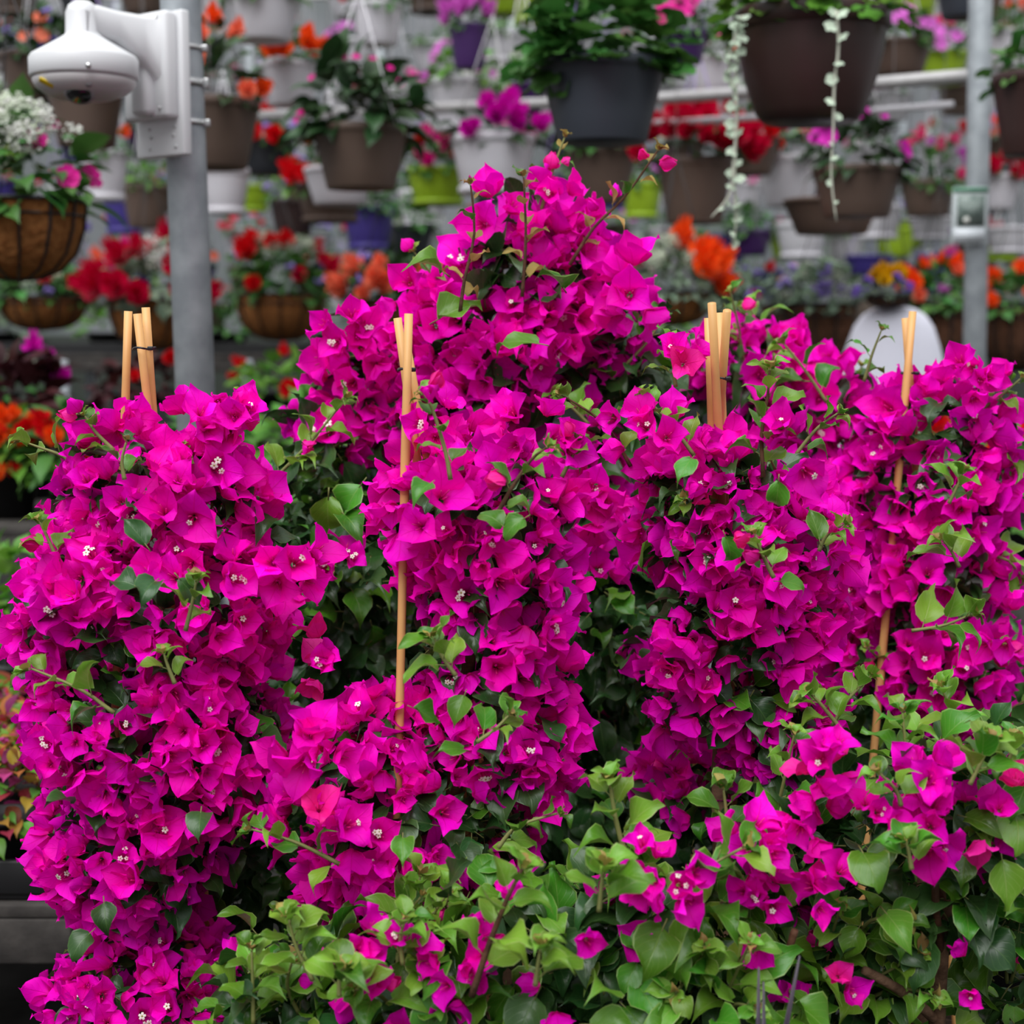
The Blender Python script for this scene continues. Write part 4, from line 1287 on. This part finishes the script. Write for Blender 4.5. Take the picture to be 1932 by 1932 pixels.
hang(1415, 260, 330, 110, 'brown', 'plain', (OV, 'dark'), [('double', 'crimson', 12, .085), ('double', 'red', 4, .07)], 'hanging pot with crimson blooms half behind the silver trailing strand', fol=1.0, rx=1.15, Y=7.0)
hang(1490, 296, 390, 120, 'white', 'plain', (OV, 'dark'), [('double', 'red', 3, .075, (-1, 0))], 'white hanging pot below the chocolate pot with a single red bloom', fol=.75)
hang(1618, 316, 410, 166, 'brown', 'plain', (OV, 'dark'), [('single', 'magenta', 9, .065)], 'wide taupe hanging pot with violet pink petunias right of the chocolate pot', fol=1.25, Y=5.4, nleaf=110)
hang(1570, 376, 442, 180, 'brown', 'plain', None, [], 'wide taupe hanging pot tucked under the petunia pot', Y=6.2)
hang(1752, 342, 408, 106, 'brown', 'plain', (OV, 'mid'), [('double', 'pink', 12, .06), ('double', 'orchid', 4, .06)], 'taupe hanging pot with pink double blooms left of the slim post', fol=1.5, rx=1.2)
hang(1700, 78, 142, 112, 'brown', 'plain', (OV, 'mid'), [('single', 'orchid', 16, .06)], 'taupe hanging pot with orchid pink flowers near the top right', fol=1.1, Y=7.0)
hang(1780, 100, 160, 90, 'lime', 'plain', (OV, 'mid'), [('single', 'orchid', 10, .06), ('double', 'pink', 4, .06)], 'lime hanging pot with pink flowers left of the slim post near the top', fol=1.1, Y=8.0)
hang(1885, 330, 395, 84, 'white', 'plain', (OV, 'dark'), [('double', 'crimson', 8, .09)], 'white hanging pot with crimson blooms right of the slim post', fol=.9, Y=8.0)
hang(1905, 60, 130, 90, 'white', 'plain', (OV, 'mid'), [('double', 'salmon', 7, .06), ('puff', 'white', 4, .06)], 'white hanging pot with coral and white flowers at the top right corner', fol=1, Y=8.0)
hang(1135, 283, 384, 132, 'brown', 'plain', (OV, 'mid'), [('spray', 'white', 2, .05)], 'taupe hanging pot directly below the slate pot', fol=.5, Y=7.0)
hang(1210, 345, 412, 78, 'lime', 'saucer', (OV, 'mid'), [('single', 'orchid', 3, .05)], 'small lime hanging pot right of the tallest crown', Y=9.0)
hang(1055, 332, 372, 70, 'purple', 'plain', (OV, 'mid'), [], 'small deep purple hanging pot behind the top shoots', Y=9.0)
hang(1412, 435, 482, 88, 'purple', 'plain', (OV, 'mid'), [], 'small deep purple hanging pot under the silver trailing strand', Y=9.0)
hang(1513, 420, 488, 98, 'white', 'saucer', None, [], 'white stacked hanging pot below the wide taupe pots', Y=9.0)
hang(1660, 388, 452, 84, 'white', 'saucer', None, [], 'white hanging pot between the taupe pots and the plant sign', Y=9.0)
hang(1756, 410, 452, 80, 'white', 'saucer', None, [], 'white hanging pot just left of the plant sign', Y=9.0)
hang(1690, 430, 484, 76, 'lime', 'plain', None, [], 'lime hanging pot left of the plant sign', Y=10.0)
hang(1905, 428, 478, 84, 'white', 'saucer', None, [], 'white hanging pot right of the plant sign', Y=9.0)
hang(1890, 470, 492, 70, 'lime', 'saucer', None, [], 'lime hanging pot low at the right edge', Y=10.0)
hang(695, 392, 472, 96, 'indigo', 'saucer', (OV, 'mid'), [], 'indigo hanging pot below the taupe stack', Y=8.0)
hang(232, 362, 442, 78, 'indigo', 'saucer', (OV, 'grey'), [('spray', 'lilac', 3, .06)], 'indigo hanging pot left of the thick post', Y=9.0)
hang(1640, 482, 520, 90, 'indigo', 'plain', None, [], 'indigo hanging pot above the grey-green foliage row', Y=10.0)
hang(1768, 480, 520, 80, 'indigo', 'plain', None, [], 'indigo hanging pot above the orange begonias beside the slim post', Y=10.0)
hang(772, 425, 482, 92, 'dark', 'plain', (OV, 'mid'), [], 'charcoal hanging pot right of the indigo pot', Y=8.0)
hang(552, 378, 455, 84, 'maroon', 'plain', (OV, 'bright'), [('spray', 'lilac', 5, .08), ('puff', 'white', 2, .06)], 'very dark maroon hanging pot with bright leaves right of the thick post', fol=1.8, Y=8.0)
hang(424, 318, 405, 92, 'white', 'saucer', None, [], 'white hanging pot beside the thick post below the salmon begonias', Y=7.0)
hang(195, 285, 380, 92, 'white', 'saucer', (OV, 'mid'), [('double', 'orange', 3, .05)], 'white hanging pot left of the thick post below the security camera', Y=7.0)
hang(275, 350, 430, 90, 'brown', 'plain', (OV, 'bright'), [('spray', 'lilac', 3, .06)], 'taupe hanging pot tucked behind the left side of the thick post', Y=8.0)
hang(795, 360, 430, 92, 'white', 'saucer', (OV, 'mid'), [], 'dull white hanging pot under the lime pot', Y=8.0)
hang(1075, 10, 60, 90, 'white', 'plain', None, [], 'white hanging pot behind the slate pot leaves at the top', Y=9.0)
hang(1345, 110, 175, 100, 'white', 'plain', (OV, 'mid'), [('single', 'hot', 5, .05), ('double', 'orange', 2, .04)], 'white hanging pot left of the chocolate pot with pink flowers', fol=1.2, Y=6.2)
hang(1290, 60, 120, 90, 'purple', 'plain', (OV, 'mid'), [('single', 'hot', 7, .075, (-1, .2))], 'purple hanging pot with hot pink flowers between slate and chocolate pots', fol=1.3, Y=5.4)
hang(500, 268, 330, 110, 'dark', 'plain', (OV, 'mid'), [('double', 'red', 7, .075), ('spray', 'lilac', 3, .09)], 'dark hanging pot with red blooms right of the thick post', fol=.9, Y=7.0)

# silver trailing strands of the chocolate pot
bw = big.location.copy(); rs_ = random.Random(9)
for pts, Yo in (([(1400, 60), (1388, 130), (1390, 220), (1382, 320), (1375, 370), (1342, 410)], -.22), ([(1392, 200), (1386, 330), (1388, 420), (1382, 470)], -.2), ([(1578, 20), (1582, 90), (1574, 160), (1572, 250), (1568, 330), (1578, 418)], -.26), ([(1400, 30), (1375, 120), (1392, 190)], -.25)):
    q = curve_pts([P(x, y, bw.y + Yo) - bw for x, y in pts], 16)
    g = Geo(); g.tube(q, [.0034 - .0014 * i / 16 for i in range(17)], 6)
    br = part('trailing_strand', g, M['silver_stem'], big)
    for k in range(22):
        t = k / 22; i = int(t * 16)
        v = Vector((rs_.uniform(-1, 1), rs_.uniform(-1, .3), rs_.uniform(-.5, .5))).normalized()
        s_ = .030 * (1.05 - .62 * t) * rs_.uniform(.7, 1.2)
        if 'silver_me' not in globals():
            g_ = BLF['round']; silver_me = arrays_mesh('leaf', g_.aco, g_.lv, g_.lt, g_.am, g_.auv, [M['silver']])
        if len(pts) > 4 and 2 < k and k % 2:
            continue
        ob('leaf', silver_me, br, xf(q[i].lerp(q[i + 1], .5), frame_leaf(v, Vector((0, -1, .6))), s_))

# coir baskets at eye level
coco(80, 560, 622, 165, (OV, 'mid'), [('double', 'crimson', 4, .06, (0, 1)), ('puff', 'cream', 4, .06), ('spray', 'lilac', 3, .07)], 'small coir basket at far left under the large one', fol=.7)
coco(285, 565, 660, 160, (OV, 'grey'), [('double', 'crimson', 16, .11), ('puff', 'white', 8, .09, (-1, 1), .75), ('double', 'hot', 5, .07, (-1, -.2))], 'coir basket of crimson begonias behind the thick post', fol=1.2, rx=1.2)
coco(530, 555, 642, 172, (OV, 'mid'), [('puff', 'cream', 26, .085, (-1, 1), .7), ('double', 'red', 7, .10, (-.6, .2)), ('double', 'crimson', 6, .08, (.4, 1)), ('spray', 'lilac', 5, .07)], 'coir basket with white alyssum and a bright red begonia', fol=1.2, nleaf=190)
coco(738, 565, 632, 160, (OV, 'dark'), [('double', 'salmon', 17, .085), ('double', 'orange', 4, .06), ('spray', 'lilac', 4, .08, (-1, -.4))], 'coir basket with salmon begonias left of the tallest crown', fol=1.1, nleaf=190)
coco(1272, 552, 612, 150, (OV, 'grey'), [('double', 'orange', 9, .10, (0, 1)), ('double', 'orange', 3, .08, (-1, -.6)), ('puff', 'cream', 20, .08, (-.8, .4), .5)], 'coir basket with orange begonias and white alyssum right of the tallest crown', fol=1.25, rx=1.15, nleaf=180)
coco(1415, 575, 680, 150, (NA, 'grey'), [('double', 'red', 5, .05), ('spray', 'lilac', 8, .08)], 'dark coir basket with lavender and small red flowers', fol=.9, dark=True)
coco(1555, 572, 700, 155, (OV, 'grey'), [('spray', 'lilac', 9, .09), ('puff', 'cream', 8, .07)], 'dark coir basket with silvery grey foliage', fol=1.0, dark=True)
coco(1770, 570, 700, 140, (OV, 'mid'), [('double', 'orange', 15, .065), ('double', 'salmon', 4, .06)], 'dark coir basket with orange begonias left of the slim post', fol=1.0, dark=True)
coco(1915, 575, 700, 130, (OV, 'mid'), [('double', 'orange', 12, .065), ('double', 'salmon', 6, .06), ('spray', 'violet', 2, .05)], 'dark coir basket with coral begonias at the right edge', fol=.95, dark=True)
coco(1675, 556, 580, 84, (NA, 'grey'), [('double', 'yellow', 14, .055, (-1, 1), .75), ('spray', 'violet', 6, .07)], 'coir basket with yellow and violet flowers above the white-shirted person', fol=.75, dark=True, Y=6.2)

# far rows nobody can tell apart
fr = random.Random(77)
cols = ['white'] * 9 + ['brown'] * 4 + ['lime', 'purple', 'indigo', 'dark']
ORD = ['first', 'second', 'third', 'fourth', 'fifth', 'sixth', 'seventh', 'eighth', 'ninth', 'tenth', 'eleventh', 'twelfth', 'thirteenth', 'fourteenth', 'fifteenth', 'sixteenth', 'seventeenth', 'eighteenth', 'nineteenth', 'twentieth']
CN = dict(white='white', brown='taupe', lime='lime', purple='purple', indigo='indigo', dark='charcoal')
for irow, (yrow, Yf, wd) in enumerate(((-20, 9.5, 95), (78, 10.5, 90), (168, 11.0, 86), (262, 11.5, 82), (352, 12.0, 80), (432, 12.5, 78), (500, 13.0, 86), (560, 13.4, 86))):
    seen = {}
    x = fr.uniform(-20, 40)
    while x < 1960:
        c_ = fr.choice(cols if yrow < 440 else ['brown', 'brown', 'dark', 'indigo', 'white'])
        seen[c_] = seen.get(c_, 0) + 1
        yy = yrow + fr.uniform(-14, 14)
        hang(x, yy, yy + wd * .62, wd * fr.uniform(.88, 1.08), c_, fr.choice(('saucer', 'plain')), (OV, fr.choice(('mid', 'dark', 'grey', 'bright'))),
             [(fr.choice(('double', 'single', 'puff')), fr.choice(('red', 'hot', 'orchid', 'orange', 'white', 'lilac', 'crimson', 'cream', 'salmon')), fr.choice((0, 4, 7)), .075)],
             'blurred %s pot, %s %s one from left in the %s far row' % (CN[c_], ORD[seen[c_] - 1], CN[c_], ORD[irow]), fol=.75 if yrow < 440 else 1.5, Y=Yf, group='far %s hanging pots' % c_, nleaf=44)
        x += wd * fr.uniform(1.15, 1.75)

# ------------------------------------------------------------------ benches and the plants on them


def bench(label, x0, x1, Y0, Y1, z, legs_x, leg_m, slats=5, m='timber', edge=True, name='nursery_bench'):
    root = empty(name, ((x0 + x1) / 2, (Y0 + Y1) / 2, 0), label, 'bench')
    cx = (x0 + x1) / 2; cy = (Y0 + Y1) / 2
    dy = (Y1 - Y0) / slats
    for k in range(slats):
        g_ = Geo(); g_.box((0, Y0 + dy * (k + .5) - cy, z - .011), (x1 - x0, dy * .86, .022), bev=.003); part('slat', g_, M[m], root)
    for yy in (Y0 + .03, Y1 - .03):
        g_ = Geo(); g_.box((0, yy - cy, z - .06), (x1 - x0, .035, .075), bev=.004); part('rail', g_, M[m], root)
        for lx in legs_x:
            g_ = Geo(); g_.box((lx - cx, yy - cy, (z - .03) / 2), (.055, .055, z - .03), bev=.004); part('leg', g_, M[leg_m], root)
    return root


def bedding(p, h, rx, leaf, flowers, label, name='bedding_plant', cat='plant', group=None, n=70, lsize=.06, objs=0, tray=True, pot_r=None):
    root = empty(name, p, label, cat, group)
    r = pot_r or rx * .62
    g_ = Geo(); g_.lathe([(r * .78, 0), (r, h * .42), (r * 1.06, h * .42), (r * 1.06, h * .46), (r * .95, h * .46), (r * .93, h * .42), (0, h * .42)], 18)
    part('pot', g_, M['nursery_black'], root)
    c = Vector((0, 0, h * .45))
    crown(root, c, rx, h * .58, n, leaf[0], leaf[1], lsize, objs, R3)
    for kind, fc, cnt, sz in flowers:
        blooms(root, c, rx, h * .6, kind, fc, cnt, sz, R3)
    return root


# two-tier rack at the back
zr = P(0, 652, 8.75).z
bench('grey upper rack shelf far behind the bougainvilleas at left', -3.2, 3.2, 8.65, 9.25, zr - .045, (P(118, 700, 8.65).x, P(467, 700, 8.65).x, 0.9, 2.3), 'galv')
bench('lower grey rack shelf far behind the bougainvilleas at left', -2.7, 0.9, 5.6, 6.4, P(0, 800, 5.7).z, (-2.2, -1.0, 0.7), 'galv', name='nursery_bench')
rk = random.Random(5)
kinds = [((OV, 'grey'), [('puff', 'cream', 6, .05)], 'grey-green cushion plant with pale flowers'), ((OV, 'bright'), [], 'bright green leafy plant'), ((OV, 'mid'), [('puff', 'white', 5, .05)], 'green plant with white flower heads'),
         ((NA, 'grey'), [('spray', 'lilac', 5, .06)], 'silvery plant with lilac sprays'), ((OV, 'bright'), [('double', 'yellow', 3, .05)], 'green plant with yellow flowers')]
lab_at = ['at the left end', 'second from the left end', 'left of the stakes', 'beside the thick post', 'right of the thick post', 'left of the tallest crown', 'behind the tallest crown', 'right of the tallest crown', 'behind the right column', 'at the right end']
for k in range(10):
    lf_, fl_, lb = kinds[k % 5]
    bedding((-2.85 + k * .62 + rk.uniform(-.03, .03), 8.85, zr - .037), .24, .21, lf_, fl_, lb + ' on the upper rack shelf ' + lab_at[k], n=80, lsize=.09)
kinds2 = [((OV, 'bright'), [('double', 'orange', 3, .07)], 'fresh green plant with orange blooms'), ((OV, 'mid'), [('puff', 'cream', 5, .06)], 'green plant with cream heads'), ((OV, 'bright'), [('double', 'red', 5, .07)], 'green plant with red blooms'),
          ((OV, 'mid'), [('double', 'magenta', 5, .06)], 'green plant with purple-pink blooms'), ((OV, 'maroon'), [('double', 'red', 3, .06)], 'maroon-leaved plant with red blooms')]
for k in range(7):
    lf_, fl_, lb = kinds2[(k * 3 + 3) % 5]
    bedding((-2.42 + k * .53 + rk.uniform(-.04, .04), 5.86, P(0, 800, 5.7).z + .008), .22, .175, lf_, fl_, lb + ' on the lower rack shelf ' + lab_at[k], n=100, lsize=.08)

for lab, x_, y_, z_, L_ in (('long black tray under the plants on the upper rack shelf', .0, 8.85, zr - .045, 6.2), ('long black tray under the plants on the lower rack shelf', -.9, 5.86, P(0, 800, 5.7).z, 3.5)):
    g = Geo(); g.box((0, 0, .004), (L_, .34, .008))
    for s_ in (-1, 1):
        g.box((0, s_ * .17, .03), (L_, .008, .06), bev=.002); g.box((s_ * L_ / 2, 0, .03), (.008, .34, .06), bev=.002)
    t_ = ob('plant_tray', geo_mesh('plant_tray', g, [M['nursery_black']], False)); t_.location = (x_, y_, z_); tag(t_, lab, 'tray')

# mid-ground bench at the left with marigolds and dark leaves
zb = P(0, 965, 4.1).z
bench('dark low bench of mixed bedding plants behind the left column', -1.75, -.45, 3.75, 4.75, zb, (-1.6, -.6), 'timber')
bedding((P(15, 900, 4.0).x, 4.0, zb), .24, .12, (OV, 'bright'), [('double', 'orange', 4, .06), ('double', 'red', 3, .06)], 'bright green marigold with orange and red blooms at far left', n=120, lsize=.10)
bedding((P(150, 900, 4.0).x, 3.95, zb), .25, .11, (OV, 'mid'), [('double', 'orange', 5, .06), ('double', 'red', 3, .06)], 'green marigold with orange-red blooms left of the left column', n=100, lsize=.09)
bedding((P(40, 800, 4.45).x, 4.45, zb), .38, .15, (OV, 'maroon'), [('double', 'magenta', 5, .06)], 'dark maroon leafy plant at far left behind the marigolds', n=150, lsize=.12)
bedding((P(215, 800, 4.4).x, 4.4, zb), .26, .12, (OV, 'maroon'), [('puff', 'white', 3, .05)], 'low dark plant behind the left stakes', n=110, lsize=.10)
bedding((P(405, 850, 4.4).x, 4.4, zb), .26, .12, (OV, 'mid'), [], 'grey-green low plant between the post and the tall crown', n=120, lsize=.09)
bedding((P(560, 840, 4.4).x, 4.4, zb), .26, .13, (OV, 'bright'), [], 'bright green low plant between the left and centre columns', n=120, lsize=.09)
g = Geo(); g.box((0, 0, .015), (.30, .07, .03), bev=.01)
tr_ = ob('seed_tray', geo_mesh('seed_tray', g, [M['white_plastic']])); p_ = P(165, 800, 5.75); tr_.location = (p_.x, 5.637, P(0, 800, 5.7).z); tag(tr_, 'pale plastic tray on the lower rack shelf left of the stakes', 'tray')

# coleus bench at the lower left
zc = P(20, 1682, 2.35).z
rt = bench('weathered timber bench under the coleus pots at the lower left', -1.35, P(128, 1700, 2.40).x, 2.40, 3.3, zc - .045, (-1.25, -.95), 'timber')
g = Geo(); g.box((0, 0, .0225), (.62, .80, .045), bev=.006)
g.box((0, -.40, .04), (.64, .012, .055), bev=.003)
ct = ob('plant_tray', geo_mesh('plant_tray', g, [M['nursery_black']])); ct.location = (P(118, 1640, 2.45).x - .32, 2.83, zc - .045); tag(ct, 'black plastic tray holding the coleus at the lower left', 'tray')
for k, (x, y, lab) in enumerate(((8, 2.52, 'red and yellow coleus at the front corner of the black tray'), (62, 2.70, 'orange-red coleus in the black tray beside the left column'), (-40, 2.85, 'mottled coleus at the very left of the black tray'), (85, 2.98, 'mottled red coleus at the back of the black tray'))):
    cl_ = bedding((P(x, 1500, y).x, y, zc - .04), .24, .12, (OV, 'coleus'), [], lab, name='coleus', n=150, lsize=.05, objs=150, pot_r=.05)
    crown(cl_, Vector((0, 0, .11)), .118, .135, 60, OV, 'bright', .045, 60, R3)
# scarlet flower at the far left
bedding((P(10, 1100, 3.25).x, 3.27, zc - .045), P(0, 1075, 3.25).z - zc + .10, .09, (OV, 'bright'), [('double', 'red', 3, .055)], 'scarlet geranium head left of the left column', name='geranium', n=90, lsize=.08, objs=40, pot_r=.06)

# bench and flowers at the right edge
zd = P(1900, 1115, 3.4).z
bench('dark bench with red geraniums behind the right column', P(1700, 1100, 3.4).x, 2.0, 3.4, 4.3, zd, (P(1760, 1100, 3.4).x, 1.8), 'timber')
bedding((P(1905, 1000, 3.6).x, 3.6, zd), .30, .16, (RD, 'mid'), [('double', 'red', 6, .07)], 'red geranium at the right edge behind the right column', name='geranium', n=130, lsize=.08, objs=100)
bedding((P(1800, 900, 3.9).x, 3.9, zd), .30, .18, (RD, 'mid'), [('double', 'red', 6, .07)], 'red geranium hidden behind the right column', name='geranium', n=110, lsize=.08)
bedding((P(1915, 1250, 2.9).x, 2.9, 0), P(0, 1190, 2.9).z, .16, (OV, 'mid'), [], 'green leafy shrub at the right edge below the geraniums', name='shrub', n=220, lsize=.09, objs=120, pot_r=.13)

# ------------------------------------------------------------------ person in a white shirt among the baskets
yp = 5.9
pp = P(1686, 600, yp)
man = empty('person', (pp.x, yp, 0), 'person bending away in a loose white shirt among the hanging baskets', 'person')
sh = pp.z + .02                               # top of the shoulders
me = bpy.data.meshes.new('body')
V = [(0, 0, .92), (0, 0, 1.10), (0, -.01, sh - .10), (0, .03, sh - .01), (0, .11, sh - .01), (0, .20, sh - .03), (0, .27, sh - .07),
     (-.11, 0, sh - .08), (-.17, .02, sh - .36), (-.22, .16, sh - .55), (-.20, .22, sh - .62), (.11, 0, sh - .08), (.17, .02, sh - .36), (.22, .16, sh - .55), (.20, .22, sh - .62),
     (-.10, 0, .86), (-.11, .01, .48), (-.11, -.01, .08), (-.11, .14, .04), (.10, 0, .86), (.11, .01, .48), (.11, -.01, .08), (.11, .14, .04)]
E = [(0, 1), (1, 2), (2, 3), (3, 4), (4, 5), (5, 6), (2, 7), (7, 8), (8, 9), (9, 10), (2, 11), (11, 12), (12, 13), (13, 14), (0, 15), (15, 16), (16, 17), (17, 18), (0, 19), (19, 20), (20, 21), (21, 22)]
RD_ = [.12, .10, .075, .05, .05, .085, .075, .05, .045, .036, .028, .05, .045, .036, .028, .085, .06, .042, .035, .085, .06, .042, .035]
me.from_pydata(V, E, [])
body = ob('body', me, man)
skm = mat('skin', (0.45, 0.26, 0.18), .5)
me.materials.append(skm)
sm = body.modifiers.new('skin', 'SKIN')
for i, v in enumerate(me.skin_vertices[0].data):
    v.radius = (RD_[i], RD_[i] * .8); v.use_root = (i == 0)
sm.use_smooth_shade = True
su = body.modifiers.new('sub', 'SUBSURF'); su.levels = 2; su.render_levels = 2
g = Geo()                                    # loose shirt: body and both sleeves
zt = P(1688, 577, yp).z
rows = [(zt, .02, .03), (zt - .003, .052, .06), (zt - .012, .080, .085), (zt - .034, .116, .115), (zt - .075, .146, .135), (zt - .14, .168, .15), (zt - .22, .190, .16), (zt - .36, .22, .17), (zt - .55, .235, .175)]
n = 28; ring = []
for z, a, b in rows:
    ring.append([g.v((a * math.cos(k * 2 * math.pi / n) * (1 + .02 * math.sin(k * 2.3 + z * 9)), b * math.sin(k * 2 * math.pi / n) * (1 + .03 * math.sin(k * 1.7 + z * 11)), z)) for k in range(n)])
for i in range(len(ring) - 1):
    for k in range(n):
        g.face((ring[i][k], ring[i][(k + 1) % n], ring[i + 1][(k + 1) % n], ring[i + 1][k]))
for s_ in (-1, 1):
    g.tube([(s_ * .06, 0, sh - .08), (s_ * .095, .005, sh - .22), (s_ * .14, .02, sh - .42)], [.045, .055, .065], 14, cap=False)
part('shirt', g, mat('shirt_white', (0.74, 0.74, 0.84), .8), man)
g = Geo(); g.lathe([(.05, -.10), (.092, -.05), (.098, 0), (.085, .06), (.045, .09), (0, .10)], 20, c=(0, .22, sh - .03))
part('hair', g, mat('hair_brown', (0.07, 0.05, 0.035), .6), man)
g = Geo(); g.lathe([(.16, .90), (.165, .80), (.17, .70)], 20)
for s_ in (-1, 1):
    g.tube([(s_ * .095, 0, .90), (s_ * .11, .005, .5), (s_ * .11, 0, .09)], [.105, .085, .07], 14)
part('trousers', g, mat('trousers', (0.05, 0.055, 0.075), .8), man)
